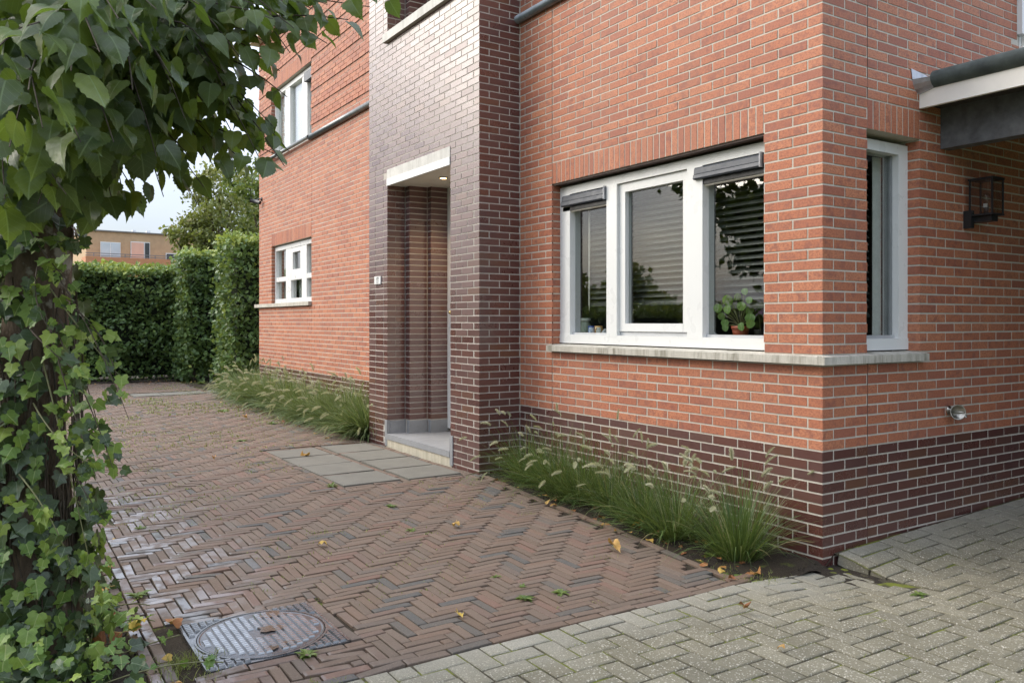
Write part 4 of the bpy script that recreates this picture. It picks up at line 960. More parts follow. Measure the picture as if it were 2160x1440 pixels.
for k in range(430):                                 # over the ground at the foot
    x = -3.56 - 0.62 * rng.random() ** 0.8; y = rng.uniform(0.1, 2.9)
    if x > -3.62 and rng.random() < 0.7: continue
    z = 0.075 + rng.random() ** 1.6 * 0.26 * smooth((-3.52 - x) / 0.35)
    p = Vector((x, y, z))
    leaves.append((frame(p, rv(0.7) + Vector((0.3, -0.2, -0.2)), Vector((0, 0, 1)) + (CAMV - p).normalized() * 0.6 + rv(0.35), rng.uniform(0.035, 0.07)), rng.randrange(6), rng.random(), IVYL if rng.random() < 0.72 else IVYD))
for rn in ([(-3.95, 0.5, 0.10), (-3.66, 0.62, 0.12), (-3.45, 0.78, 0.075)], [(-3.9, 0.3, 0.1), (-3.6, 0.42, 0.13), (-3.36, 0.36, 0.08)], [(-3.9, 1.0, 0.1), (-3.7, 1.1, 0.2), (-3.5, 1.25, 0.08)], [(-3.9, 0.75, 0.12), (-3.7, 0.8, 0.22), (-3.52, 0.98, 0.09)]):
    pl = bez(Vector(rn[0]), Vector(rn[1]), Vector(rn[2]), 10); mb = MB(); mb.tube(pl, 0.0028, 5); mb.build('runner', STEMG, iv, True)
    for k in range(10):
        t = rng.random(); i = min(9, int(t * 10)); p = pl[i]
        leaves.append((frame(p + Vector((0, 0, 0.01)), rv(0.7), Vector((0, 0, 1)) + rv(0.35), rng.uniform(0.025, 0.045)), rng.randrange(6), rng.random(), IVYL))
scatter(iv, leaves, IVYV, 'ivy_leaf', 300, 'foliage')
mb = MB()
for k in range(60):                                  # bare older stems on the bark
    a = view_a + rng.uniform(-1.3, 1.5); z = rng.uniform(0.0, 0.8); pl = []
    for i in range(8):
        a += rng.uniform(-0.12, 0.12); pl.append(TB + Vector((math.cos(a), math.sin(a), 0)) * (0.152 + 0.02 * rng.random()) + Vector((0, 0, z + i * 0.11)))
    mb.tube(pl, 0.0035, 4)
stuff(mb.build('old_stems', TWIGM, iv, True))

# ---- trees and hedges seen at leaf-clump size
def leafcloud(mb, pts, size, shade, bias=Vector((0, 0, 0.5))):
    for p in pts:
        s = size * rng.uniform(0.6, 1.3); M = frame(p, rv(1), rv(0.8) + bias, s)
        r = min(0.999, max(0, shade(p) + rng.gauss(0, 0.16)))
        mb.add([tuple(M @ Vector(q)) for q in ((0, 0, 0), (0.36, 0.45, 0.08), (0, 1, 0), (-0.36, 0.45, 0.08))], [(0, 1, 2, 3)], r)
def crown_points(c, rad, n, clumps, seed, low=-0.75):
    q = random.Random(seed); cs = []
    while len(cs) < clumps:
        v = Vector((q.uniform(-1, 1), q.uniform(-1, 1), q.uniform(low, 1)))
        if 0.25 < v.length < 1.0: cs.append(Vector((c[0] + v.x * rad[0], c[1] + v.y * rad[1], c[2] + v.z * rad[2])))
    pts = []
    for i in range(n):
        b = cs[q.randrange(clumps)]; s = 0.135 * min(rad)
        pts.append(b + Vector((q.gauss(0, s), q.gauss(0, s), q.gauss(0, s * 0.75))))
    return pts, cs
def tree(label, base, c, rad, n, clumps, mat, size, seed, group=None, trunk=0.12):
    t = thing('tree', label, 'tree', base, group)
    pts, cs = crown_points(c, rad, n, clumps, seed)
    mb = MB(); top = Vector(c) + Vector((0, 0, rad[2] * 0.5)); b = Vector(base)
    mb.tube([b - Vector((0, 0, .05)), b.lerp(top, 0.35), b.lerp(top, 0.7) + Vector((.1, .05, 0)), top], [trunk, trunk * 0.8, trunk * 0.5, trunk * 0.15], 9)
    for k in cs[::3]: mb.tube([b.lerp(top, 0.45), b.lerp(top, 0.6).lerp(k, 0.5), k], [trunk * 0.35, trunk * 0.2, 0.012], 5)
    mb.build('trunk', BARK, t, True)
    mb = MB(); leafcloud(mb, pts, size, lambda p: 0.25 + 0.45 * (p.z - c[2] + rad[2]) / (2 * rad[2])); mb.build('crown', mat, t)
    return t
p1 = at(470, 430, 24); tree('yellowing maple tree rising behind the hedge beside the ochre building', (p1.x, p1.y, 0.0), (p1.x - 0.1, p1.y, 4.0), (1.3, 1.2, 2.2), 4300, 62, MAPLE, 0.13, 3)
p1 = at(425, 480, 23); tree('small pale green tree with rusty shoots just above the hedge top', (p1.x, p1.y, 0.0), (p1.x, p1.y, 3.5), (0.95, 0.9, 1.35), 2600, 38, MAPLE, 0.12, 5)
p1 = at(545, 420, 26); tree('tall dense green tree half hidden behind the wing corner', (p1.x, p1.y, 0.0), (p1.x + 0.2, p1.y, 4.4), (1.15, 1.3, 2.5), 5200, 66, BEECH, 0.14, 9)
p1 = at(500, 350, 30); tree('airy tree crown highest behind the hedge against the sky', (p1.x, p1.y, 0.0), (p1.x + 0.6, p1.y, 5.6), (1.5, 1.3, 2.2), 3600, 55, BEECH, 0.15, 12)
# out of the frame to the left, mirrored in the window panes
tree('tree across the drive mirrored dark in the right window pane', (-7.4, 6.2, 0.05), (-7.4, 6.2, 4.3), (1.9, 2.1, 2.6), 8000, 60, BEECH, 0.20, 21, 'trees mirrored in the windows', 0.16)
tree('bush across the drive mirrored under the sky in the middle pane', (-8.0, 11.6, 0.05), (-8.0, 11.6, 1.7), (1.3, 1.8, 1.1), 5000, 45, MAPLE, 0.16, 22, 'trees mirrored in the windows', 0.08)
tree('bush across the drive mirrored low in the left window pane', (-9.0, 16.0, 0.05), (-9.0, 16.0, 1.9), (1.6, 2.0, 1.3), 4500, 45, BEECH, 0.18, 23, 'trees mirrored in the windows', 0.08)

def hedge(label, x0, x1, y0, y1, z0, z1, n, seed, core=0.6, group=None, lowgap=0.5):
    h = thing('hedge', label, 'hedge', ((x0 + x1) / 2, (y0 + y1) / 2, 0.08), group)
    q = random.Random(seed); pts = []
    A = [(x1 - x0) * (z1 - z0)] * 2 + [(y1 - y0) * (z1 - z0)] * 2 + [(x1 - x0) * (y1 - y0) * 1.6]
    nb = 160; bl = [(q.random(), q.random(), q.random()) for _ in range(nb)]
    while len(pts) < n:
        s = q.choices(range(5), A)[0]; a, b, d = q.random(), q.random(), abs(q.gauss(0, 0.16))
        zz = z0 + (z1 - z0) * b
        und = 0.07 * math.sin(a * 23 + zz * 5.1 + s) + 0.06 * math.sin(a * 41 - zz * 8.3) + 0.05 * math.sin(zz * 14 + a * 7)
        if s == 0: p = Vector((x0 + (x1 - x0) * a, y0 - 0.08 + und + d, zz))
        elif s == 1: p = Vector((x0 + (x1 - x0) * a, y1 + und - d, zz))
        elif s == 2: p = Vector((x0 - 0.05 + und + d, y0 + (y1 - y0) * a, zz))
        elif s == 3: p = Vector((x1 + und - d, y0 + (y1 - y0) * a, zz))
        else: p = Vector((x0 + (x1 - x0) * a, y0 + (y1 - y0) * b, z1 + und * 0.8 - d * 0.6))
        if s < 4 and zz < z0 + lowgap and q.random() < 0.40: continue
        if math.sin(p.x * 2.3 + p.z * 1.7) * math.sin(p.z * 2.9 - p.x * 1.1 + seed) > 0.72 and q.random() < 0.7: continue
        pts.append(p)
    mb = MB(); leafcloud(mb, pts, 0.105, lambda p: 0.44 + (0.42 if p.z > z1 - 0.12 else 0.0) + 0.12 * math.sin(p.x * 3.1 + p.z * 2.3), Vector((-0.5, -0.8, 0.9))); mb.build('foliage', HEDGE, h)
    mb = MB(); x = x0 + 0.3
    while x < x1 - 0.1:
        yy = (y0 + y1) / 2 + q.uniform(-.1, .1); mb.tube([(x, yy, 0.05), (x + q.uniform(-.08, .08), yy, 0.7), (x + q.uniform(-.1, .1), yy, z1 - 0.35)], [0.05, 0.04, 0.015], 6)
        for k in range(9): 
            zk = q.uniform(0.5, z1 - 0.4); mb.tube([(x, yy, zk), (x + q.uniform(-.4, .4), yy + q.uniform(-.25, .25), zk + q.uniform(0.1, 0.35))], 0.008, 4)
        x += q.uniform(0.45, 0.8)
    mb.build('stems', TWIGM, h)
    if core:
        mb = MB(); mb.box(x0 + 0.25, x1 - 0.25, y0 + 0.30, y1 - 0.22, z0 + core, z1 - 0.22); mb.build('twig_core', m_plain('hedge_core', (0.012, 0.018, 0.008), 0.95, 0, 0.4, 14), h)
    return h
b0 = on_z(300, 803, 0.1)
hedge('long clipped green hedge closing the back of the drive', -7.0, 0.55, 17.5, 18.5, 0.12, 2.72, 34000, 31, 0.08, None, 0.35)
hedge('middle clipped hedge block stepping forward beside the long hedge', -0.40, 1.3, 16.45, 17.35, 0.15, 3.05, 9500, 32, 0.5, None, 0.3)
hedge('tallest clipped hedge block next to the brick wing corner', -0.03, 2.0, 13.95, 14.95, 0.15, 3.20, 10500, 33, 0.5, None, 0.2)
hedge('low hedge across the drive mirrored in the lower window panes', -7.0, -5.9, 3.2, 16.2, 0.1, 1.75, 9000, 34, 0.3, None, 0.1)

# ---- far building
fbx = Vector(at(182, 600, 58)); fdir = (at(368, 600, 61.5) - at(182, 600, 58)).normalized(); fdir.z = 0; fnr = Vector((-fdir.y, fdir.x, 0)); fnr = fnr if fnr.dot(CAMV - fbx) > 0 else -fnr
BB = thing('apartment_building', 'flat-roofed ochre brick building with salmon door panel beyond the hedge', 'building', (fbx.x, fbx.y, 0))
def fbox(name, mat, parent, u0, u1, z0, z1, d0, d1):
    mb = MB(); p = []
    for (u_, d_) in ((u0, d0), (u1, d0), (u1, d1), (u0, d1)):
        v = fbx + fdir * u_ + fnr * d_; p.append((v.x, v.y))
    mb.add([(x, y, z0) for x, y in p] + [(x, y, z1) for x, y in p], BOXF); return mb.build(name, mat, parent)
zt = at(182, 486, 58).z; zb = at(250, 546, 59).z
fbox('wall', FARBRICK, BB, 0, 17, 0, zt, -9, 0); fbox('balcony_wall', FARORANGE, BB, -0.3, 17, 0, zb, 0.02, 1.7)
fbox('roof_edge', m_plain('far_roof_edge', (0.16, 0.15, 0.14), 0.6), BB, -0.1, 17.1, zt, zt + 0.09, -9.1, 0.1)
def uat(px_):
    a = (px_ - PCX) / FPX; dx, dy = SN + a * CS, CS - a * SN      # ray meets the facade line
    ex, ey = fbx.x - CAMX, fbx.y - CAMY; det = dx * -fdir.y + fdir.x * dy
    return (dx * ey - dy * ex) / det if abs(det) > 1e-9 else 0
def zat(px_, py_): v = fbx + fdir * uat(px_); return CAMZ + (HOR - py_) / FPX * pix(v)[2]
for (xa, xb, ya, mat, nm) in ((212, 253, 510, PALEGL, 'window'), (276, 303, 509.5, SALMON, 'door_panel'), (304.5, 315, 511, DARKGL, 'window'), (350, 372, 534, DARKGL, 'window')):
    f_ = fbox(nm, WHITE, BB, uat(xa - 0.8), uat(xb + 0.8), zb - 0.9, zat(xa, ya), 0.0, 0.10)
    fbox('pane', mat, f_, uat(xa + 0.6), uat(xb - 0.6), zb - 0.85, zat(xa, ya + 1.6), 0.09, 0.14)
fbox('glazing_bar', WHITE, BB, uat(231.6), uat(233), zb - 0.8, zat(212, 510), 0.10, 0.16)
rl = part('railing', BB)
for zz in (0.06, 0.22): fbox('rail', m_plain('rail_grey', (0.16, 0.15, 0.15), 0.5) if zz < 0.1 else MATS['rail_grey'], rl, -0.3, 17, zb + zz, zb + zz + 0.05, 1.55, 1.60)
for k in range(9): fbox('post', MATS['rail_grey'], rl, 0.2 + k * 2, 0.25 + k * 2, zb, zb + 0.25, 1.55, 1.6)
for px_ in (302, 333):
    fbox('roof_vent', m_plain('vent_white', (0.7, 0.71, 0.72), 0.5), BB, uat(px_ - 4), uat(px_ + 4), zt + 0.1, zt + 0.55, -3.3, -3.0)

# ---- fountain grass
def blade(mb, p, d, ln, wd, droop, r, seg=5):
    d = d.normalized(); side = d.cross(Vector((0, 0, 1)))
    if side.length < 0.05: side = Vector((1, 0, 0))
    side.normalize(); side = (side + rv(0.3)).normalized(); pts = []; v = d.copy(); q = p.copy()
    for i in range(seg + 1):
        pts.append(q.copy()); v = (v + Vector((0, 0, -droop / seg * (0.5 + i / seg)))).normalized(); q = q + v * ln / seg
    vs = []
    for i, a in enumerate(pts):
        w_ = wd * (1 - (i / seg) ** 1.6) * (0.7 + 0.3 * min(1, i)); vs += [tuple(a - side * w_ / 2), tuple(a + side * w_ / 2)]
    mb.add(vs, [(2 * i, 2 * i + 1, 2 * i + 3, 2 * i + 2) for i in range(seg)], r); return pts, v
def plume_geo(seed):
    q = random.Random(seed); mb = MB(); n = 420; bend = q.uniform(0.15, 0.55)
    ax = lambda t: Vector((bend * t * t * 0.09, 0, 0.105 * t))
    mb.tube([ax(i / 6) for i in range(7)], [0.002, 0.0038, 0.0046, 0.0046, 0.0040, 0.003, 0.001], 6, 0.5)
    for i in range(n):
        t = (i + q.random()) / n; a = q.uniform(0, 6.283); o = Vector((math.cos(a), math.sin(a), q.uniform(0.35, 0.9))).normalized()
        ln = 0.021 * (0.55 + 0.6 * math.sin(math.pi * min(1, t * 0.9 + 0.1))); c = ax(t); s = o.cross(Vector((0, 0, 1))).normalized() * 0.0013
        mb.add([tuple(c - s), tuple(c + s), tuple(c + o * ln)], [(0, 1, 2)], q.random())
    return mb
PLM = [plume_geo(i).mesh('plume', PLUME) for i in range(5)]
CLM = {}
def clump(label, base, h, nb, npl, lean, mat, seed, group, big=1.0, spread=1.0):
    global rng
    keep = rng; rng = random.Random(seed)
    t = thing('ornamental_plant', label, 'plant', base, group)
    B = Vector(base); mb = MB()
    for i in range(nb):
        a = rng.uniform(0, 6.283); rr = rng.random() ** 0.6 * 0.075 * spread; o = Vector((math.cos(a), math.sin(a), 0))
        d = Vector((0, 0, 1)) + o * rng.uniform(0.05, 0.75) * spread + lean * rng.uniform(0.2, 0.9) + rv(0.1)
        blade(mb, B + o * rr - Vector((0, 0, 0.015)), d, h * rng.uniform(0.6, 1.2), 0.0076 * big * rng.uniform(0.55, 1.2), rng.uniform(0.35, 1.7), min(0.999, max(0, rng.gauss(0.45, 0.27))), 6)
    for i in range(int(nb * 0.06)):
        a = rng.uniform(0, 6.283); o = Vector((math.cos(a), math.sin(a), 0))
        blade(mb, B + o * 0.05, o + Vector((0, 0, 0.5)), h * rng.uniform(0.4, 0.8), 0.003 * big, 1.6, rng.uniform(0.92, 0.999), 5)
    sm = MB()
    for i in range(npl):
        a = rng.uniform(0, 6.283); o = Vector((math.cos(a), math.sin(a), 0))
        d = Vector((0, 0, 1)) + o * rng.uniform(0.05, 0.62) * spread + lean * rng.uniform(0.3, 0.9)
        pts, v = blade(sm, B + o * 0.04, d, h * rng.uniform(0.85, 1.28), 0.0022 * big, rng.uniform(0.25, 1.1), 0.8, 7)
        v = (v + Vector((0, 0, -0.15))).normalized(); ty = v.orthogonal().normalized()
        X = Vector((v.x, v.y, -0.6)); X = (X - v * X.dot(v)); X = X.normalized() if X.length > 1e-3 else ty
        Y = v.cross(X); s = rng.uniform(0.6, 0.95) * big ** 0.35
        M = Matrix(((X.x * s, Y.x * s, v.x * s, pts[-1].x), (X.y * s, Y.y * s, v.y * s, pts[-1].y), (X.z * s, Y.z * s, v.z * s, pts[-1].z), (0, 0, 0, 1)))
        inst('seed_head', PLM[rng.randrange(5)], t, M)
    mb.build('blades', mat, t)
    sm.build('stalks', PLUME, t); rng = keep; return t
GF = 'fountain grasses in the corner bed'
def bed(x, y): return (x, y, soilz(x, y) + 0.0)
L0 = Vector((-0.22, 0, 0))
clump('large fountain grass clump nearest the house corner', bed(-0.33, 0.36), 0.56, 620, 22, Vector((-0.05, 0.02, 0)), BLADE, 101, GF, 1.0, 1.25)
clump('fountain grass clump second from the house corner', bed(-0.38, 0.86), 0.52, 520, 20, L0, BLADE, 102, GF, 1.0, 1.55)
clump('fountain grass clump third from the house corner', bed(-0.32, 1.22), 0.50, 450, 12, L0, BLADE, 103, GF, 1.0, 1.55)
clump('fountain grass clump in the middle of the corner bed', bed(-0.28, 1.62), 0.50, 450, 9, L0, BLADE, 104, GF, 1.0, 1.55)
clump('bushy fountain grass clump left of the middle of the corner bed', bed(-0.26, 2.02), 0.58, 560, 18, L0, BLADE, 105, GF, 1.0, 1.55)
clump('fountain grass clump second from the dark tower', bed(-0.22, 2.42), 0.58, 520, 14, L0, BLADE, 106, GF, 1.0, 1.55)
clump('fountain grass clump in the nook against the dark tower', bed(-0.20, 2.86), 0.54, 450, 10, L0, BLADE, 107, GF, 1.0, 1.55)
GB_ = 'fountain grasses along the wing'
Lw = Vector((-0.42, -0.1, 0))
wl = ['beside the left edge of the tower', 'second from the tower along the wing', 'third from the tower along the wing', 'fourth from the tower along the wing', 'under the right half of the wing window', 'under the left half of the wing window', 'second from the wing corner', 'at the far wing corner']
for i in range(8):
    clump('pale fountain grass clump ' + wl[i], (-0.30 + 0.05 * math.sin(i * 2.1), 6.12 + i * 0.83, 0.11), 0.60 + 0.05 * math.sin(i * 1.7), 1200, 26, Lw, BLADE2, 120 + i, GB_, 2.2, 2.0)

# ================================================================== SMALL THINGS
# black slatted blinds behind the panes
def blind(label, axis, u0, u1, p, z0, z1, cord=None):
    c = ((u0 + u1) / 2)
    t = thing('venetian_blind', label, 'blind', (p, c, z0) if axis == 'Y' else (c, p, z0), 'black slatted blinds in the corner window')
    mb = MB(); n = 5; hw = 0.024
    prof = [(-hw + 2 * hw * i / n, 0.004 * (1 - (2 * i / n - 1) ** 2)) for i in range(n + 1)]
    ca, sa_ = math.cos(R(40)), math.sin(R(40)); vs = []
    for (a, b) in prof:
        for th_ in (0, 0.0008):
            x_, z_ = a * ca - (b + th_) * sa_, a * sa_ + (b + th_) * ca
            for uu in (u0 - c, u1 - c): vs.append((x_, uu, z_) if axis == 'Y' else (uu, x_, z_))
    fs = []
    for i in range(n):
        k = 4 * i; fs += [(k, k + 1, k + 5, k + 4), (k + 2, k + 6, k + 7, k + 3), (k, k + 4, k + 6, k + 2), (k + 1, k + 3, k + 7, k + 5)]
    fs += [(0, 2, 3, 1), (4 * n, 4 * n + 1, 4 * n + 3, 4 * n + 2)]
    mb.add(vs, fs); me = mb.mesh('slat', SLAT)
    z = z0 + 0.03
    while z < z1 - 0.05:
        inst('slat', me, t, Matrix.Translation((p, c, z) if axis == 'Y' else (c, p, z))); z += 0.0465
    for nm, a, b in (('bottom_rail', z0, z0 + 0.014), ('head_rail', z1 - 0.04, z1)):
        mb = MB(); bar(mb, axis, u0, u1, a, b, p - 0.022, p + 0.022); mb.build(nm, SLAT, t)
    for q in (0.18, 0.82):
        uu = u0 + (u1 - u0) * q; mb = MB(); pp = (p - 0.024, uu) if axis == 'Y' else (uu, p - 0.024)
        mb.tube([(*pp, z0), (*pp, z1)], 0.0012, 4); mb.build('ladder_cord', SLAT, t)
    if cord:
        mb = MB(); mb.tube([(p - 0.035, cord, z1 - 0.03), (p - 0.035, cord + 0.004, z0 + 0.02), (p - 0.035, cord + 0.010, z0 - 0.03), (p - 0.035, cord + 0.016, z0 + 0.02), (p - 0.035, cord + 0.014, z1 - 0.03)], 0.0028, 5); mb.build('pull_cord', CREAM, t)
    return t
blind('black slatted blind with pale pull cord in the left narrow pane', 'Y', 2.06, 2.52, 0.245, 1.60, 2.62, 2.49)
blind('black slatted blind behind the middle opening sash', 'Y', 1.16, 1.96, 0.245, 1.60, 2.62)
blind('black slatted blind above the green pot plant in the right pane', 'Y', 0.50, 1.06, 0.245, 1.56, 2.62)
blind('black slatted blind in the narrow side window round the corner', 'X', 0.52, 0.80, 0.245, 1.50, 2.62)

# things on the inner sill
IS = 1.345
def sillpos(px_, X): 
    v = on_x(px_, 700, X); return Vector((X, v.y, IS))
v = sillpos(1562, 0.250)
pp = thing('pot_plant', 'round-leaved green pot plant in red pot behind the right pane', 'plant', v)
mb = MB(); mb.lathe([(0.045, 0), (0.055, 0.05), (0.060, 0.075), (0.064, 0.076), (0.064, 0.094), (0.056, 0.094), (0.05, 0.085)], 20, Matrix.Translation(v)); mb.build('pot', m_plain('red_pot', (0.36, 0.075, 0.035), 0.4, 0, 0.1, 9), pp, True)
RND = [(0.02, 0.0), (0.28, 0.04), (0.48, 0.28), (0.52, 0.55), (0.40, 0.84), (0.18, 1.0), (0.0, 1.03)]
RG = [leaf_geo(RND, 0.10, 0.25, 0.05, i) for i in range(3)]
PIL = m_leaf('pilea_leaf', [(0.0, (0.10, 0.20, 0.04)), (1.0, (0.20, 0.33, 0.085))], (0.30, 0.42, 0.16), 0.2, 0.3, 0.5)
for k, (dy, dz, s_) in enumerate(((0.135, 0.10, 0.05), (0.10, 0.055, 0.055), (0.12, 0.16, 0.06), (0.085, 0.20, 0.055), (0.02, 0.215, 0.068), (0.05, 0.15, 0.055), (-0.02, 0.235, 0.05), (-0.075, 0.17, 0.06), (-0.10, 0.14, 0.06), (-0.14, 0.09, 0.065), (-0.045, 0.03, 0.055), (0.10, 0.02, 0.045), (-0.10, 0.21, 0.045), (-0.155, 0.05, 0.06), (-0.06, 0.27, 0.045))):
    tipp = v + Vector((rng.uniform(-0.09, 0.0), dy, 0.07 + dz)); b0_ = v + Vector((0, 0, 0.085))
    mb = MB(); mb.tube(bez(b0_, (b0_ + tipp) / 2 + Vector((0, 0, 0.03)), tipp, 6), 0.0022, 5); st_ = mb.build('stem', STEMG, pp)
    M = frame(tipp + Vector((0, 0, 0.3 * s_)), Vector((-0.3, rng.uniform(-.4, .4), -1)), (CAMV - tipp).normalized() + rv(0.25), s_)
    inst('leaf', _lm('pilea', RG, k % 3, PIL, rng.random()), pp, M)
v = sillpos(1604, 0.31)
fl_ = thing('flowering_plant', 'small purple-flowered plant beside the pot plant at the pane edge', 'plant', v)
mb = MB(); mb.lathe([(0.035, 0), (0.045, 0.07), (0.042, 0.07)], 16, Matrix.Translation(v)); mb.build('pot', BLACK, fl_)
mb = MB(); mb.tube(bez(v + Vector((0, 0, .06)), v + Vector((-.01, 0, .18)), v + Vector((-.03, .01, .25)), 6), 0.002, 5); mb.build('stem', STEMG, fl_)
PUR = m_foliage('purple_petal', [(0.0, (0.30, 0.14, 0.36)), (1.0, (0.50, 0.32, 0.52))], 0.2)
for k in range(9):
    c = v + Vector((-0.03 + rng.uniform(-.02, .02), rng.uniform(-.03, .03), 0.17 + k * 0.011)); inst('petal', _lm('petal', RG, k % 3, PUR, rng.random()), fl_, frame(c, rv(1), rv(1) + (CAMV - c).normalized(), 0.03))
def lathe_thing(name, label, cat, v, prof, mat, n=24):
    t = thing(name, label, cat, v); mb = MB(); mb.lathe(prof, n, Matrix.Translation(v)); mb.build('body', mat, t, True); return t
v = sillpos(1234, 0.255)
jr = lathe_thing('storage_jar', 'pale green glass storage jar on the left window sill', 'jar', v, [(0.046, 0), (0.050, 0.01), (0.050, 0.095), (0.040, 0.118), (0.040, 0.128)], m_plain('jar_green', (0.36, 0.40, 0.30), 0.2, 0, 0.06, 8))
mb = MB(); mb.lathe([(0.046, 0.129), (0.049, 0.135), (0.049, 0.148), (0.046, 0.154)], 24, Matrix.Translation(v)); mb.build('lid', m_plain('jar_lid', (0.55, 0.56, 0.47), 0.4), jr, True)
def mug(label, v, m1, m2, ang):
    t = thing('mug', label, 'mug', v); mb = MB(); mb.lathe([(0.030, 0), (0.034, 0.006), (0.036, 0.088), (0.033, 0.088), (0.031, 0.01)], 24, Matrix.Translation(v)); mb.build('body', m1, t, True)
    d = Vector((math.cos(ang), math.sin(ang), 0)); mb = MB(); mb.tube([v + d * (0.033 + 0.022 * math.sin(math.pi * i / 8)) + Vector((0, 0, 0.018 + 0.052 * i / 8)) for i in range(9)], 0.005, 6); mb.build('handle', m1, t, True)
    s_ = Vector((-0.75, -0.6, 0)).normalized()
    mb = MB(); 
    for i in range(6):
        a0_ = math.atan2(s_.y, s_.x) + R(-38 + i * 13); a1_ = a0_ + R(13)
        mb.face([tuple(v + Vector((math.cos(a) * 0.0365, math.sin(a) * 0.0365, z))) for a, z in ((a0_, 0.02), (a1_, 0.02), (a1_, 0.075), (a0_, 0.075))])
    mb.build('printed_band', m2, t); return t
mug('blue printed mug beside the storage jar', sillpos(1249, 0.235), m_plain('mug_blue', (0.03, 0.06, 0.22), 0.25), m_plain('mug_print', (0.45, 0.52, 0.66), 0.3, 0, 0.6, 55), R(60))
mug('white and brown mug with green leaf print', sillpos(1263, 0.225), m_plain('mug_brown', (0.46, 0.27, 0.10), 0.3), m_plain('mug_white', (0.72, 0.72, 0.66), 0.3, 0, 0.25, 40), R(200))
v = sillpos(1211, 0.215); mb = MB(); mb.box(v.x, v.x + 0.004, v.y - 0.026, v.y + 0.026, IS, IS + 0.075)
lone('card', mb, m_plain('pale_blue_card', (0.55, 0.66, 0.72), 0.5, 0, 0.12, 60), 'small pale blue card standing in the left window corner', 'card')
v = sillpos(1277, 0.25); mb = MB(); mb.lathe([(0.030, 0), (0.042, 0.015), (0.034, 0.04), (0.012, 0.062), (0.002, 0.066)], 11, Matrix.Translation(v) @ Matrix.Rotation(0.4, 4, 'Z') @ Matrix.Diagonal((1.2, 0.8, 1, 1)))
lone('cloth', mb, m_plain('grey_cloth', (0.42, 0.43, 0.44), 0.9, 0, 0.3, 40), 'crumpled grey cloth next to the mugs', 'cloth')
v = sillpos(1500, 0.30); mb = MB(); mb.lathe([(0.002, 0), (0.075, 0.002), (0.06, 0.03), (0.03, 0.05), (0.002, 0.055)], 15, Matrix.Translation(v) @ Matrix.Diagonal((0.5, 1, 1, 1)))
lone('folded_cloth', mb, m_plain('white_cloth', (0.62, 0.66, 0.68), 0.85, 0, 0.15, 40), 'white folded cloth on the sill left of the red pot', 'cloth')

# downlight over the door
v = on_z(935, 375, LB + 0.004)
dl = thing('downlight', 'round lit warm downlight in the porch soffit', 'light', (v.x, v.y, LB - 0.004))
mb = MB(); mb.lathe([(0.048, -0.004), (0.050, 0.001), (0.050, 0.008), (0.030, 0.008), (0.034, -0.003), (0.048, -0.004)], 28, Matrix.Translation((v.x, v.y, LB - 0.002)), cap=False); mb.build('ring', ZINC, dl, True)
mb = MB(); mb.lathe([(0.0005, 0), (0.033, 0), (0.033, 0.003)], 28, Matrix.Translation((v.x, v.y, LB - 0.0035))); mb.build('lens', m_emit('lamp_glow', (1.0, 0.62, 0.24), 6.0), dl)
ld = bpy.data.lights.new('downlight_lamp', 'SPOT'); ld.energy = 16; ld.color = (1.0, 0.66, 0.32); ld.spot_size = R(120); ld.spot_blend = 0.9; ld.shadow_soft_size = 0.03
lo = bpy.data.objects.new('downlight_lamp', ld); col.objects.link(lo); lo.parent = dl; lo.location = (0, 0, -0.012)

# house number plate
npl = thing('number_plate', 'white house number plate on the dark tower', 'sign', (TX - 0.006, 5.512, 1.892))
mb = MB(); mb.box(TX - 0.012, TX - 0.0015, 5.428, 5.596, 1.892, 1.980); mb.build('plate', WHITE, npl)
def letters(txt, size, o, parent, mat):
    cu = bpy.data.curves.new('digits', 'FONT'); cu.body = txt; cu.size = size; cu.extrude = 0.0008; cu.align_x = 'CENTER'; cu.space_character = 1.15
    ob = bpy.data.objects.new('digits_tmp', cu); col.objects.link(ob); dg = bpy.context.evaluated_depsgraph_get()
    me = bpy.data.meshes.new_from_object(ob.evaluated_get(dg)); bpy.data.objects.remove(ob); me.materials.clear(); me.materials.append(mat)
    return inst('digits', me, parent, Matrix(((0, 0, -1, o[0]), (-1, 0, 0, o[1]), (0, 1, 0, o[2]), (0, 0, 0, 1))))
GREYINK = m_plain('grey_ink', (0.10, 0.11, 0.11), 0.6)
letters('189', 0.050, (TX - 0.0128, 5.515, 1.937), npl, GREYINK); letters('187', 0.050, (TX - 0.0128, 5.515, 1.898), npl, m_plain('pale_grey_ink', (0.30, 0.31, 0.31), 0.6))

# wall lantern
wl_ = thing('wall_lantern', 'black square glass wall lantern under the carport canopy', 'lamp', (1.60, -0.02, 2.11))
x0, x1, y0, y1, z0, z1 = 1.55, 1.70, -0.19, -0.03, 2.195, 2.45; t_ = 0.010
mb = MB()
for (xa, ya) in ((x0, y0), (x1 - t_, y0), (x0, y1 - t_), (x1 - t_, y1 - t_)): mb.box(xa, xa + t_, ya, ya + t_, z0 + 0.012, z1 - 0.010)
mb.box(x0 - 0.004, x1 + 0.004, y0 - 0.004, y1 + 0.004, z1 - 0.010, z1 + 0.004); mb.box(x0 - 0.003, x1 + 0.003, y0 - 0.003, y1 + 0.003, z0, z0 + 0.012); mb.build('frame', BLACK, wl_)
for (a, b, c, d) in ((x0 + 0.003, x0 + 0.005, y0 + t_, y1 - t_), (x1 - 0.005, x1 - 0.003, y0 + t_, y1 - t_), (x0 + t_, x1 - t_, y0 + 0.003, y0 + 0.005)):
    mb = MB(); mb.box(a, b, c, d, z0 + 0.0125, z1 - 0.0105); mb.build('glass_pane', LGLASS, wl_)
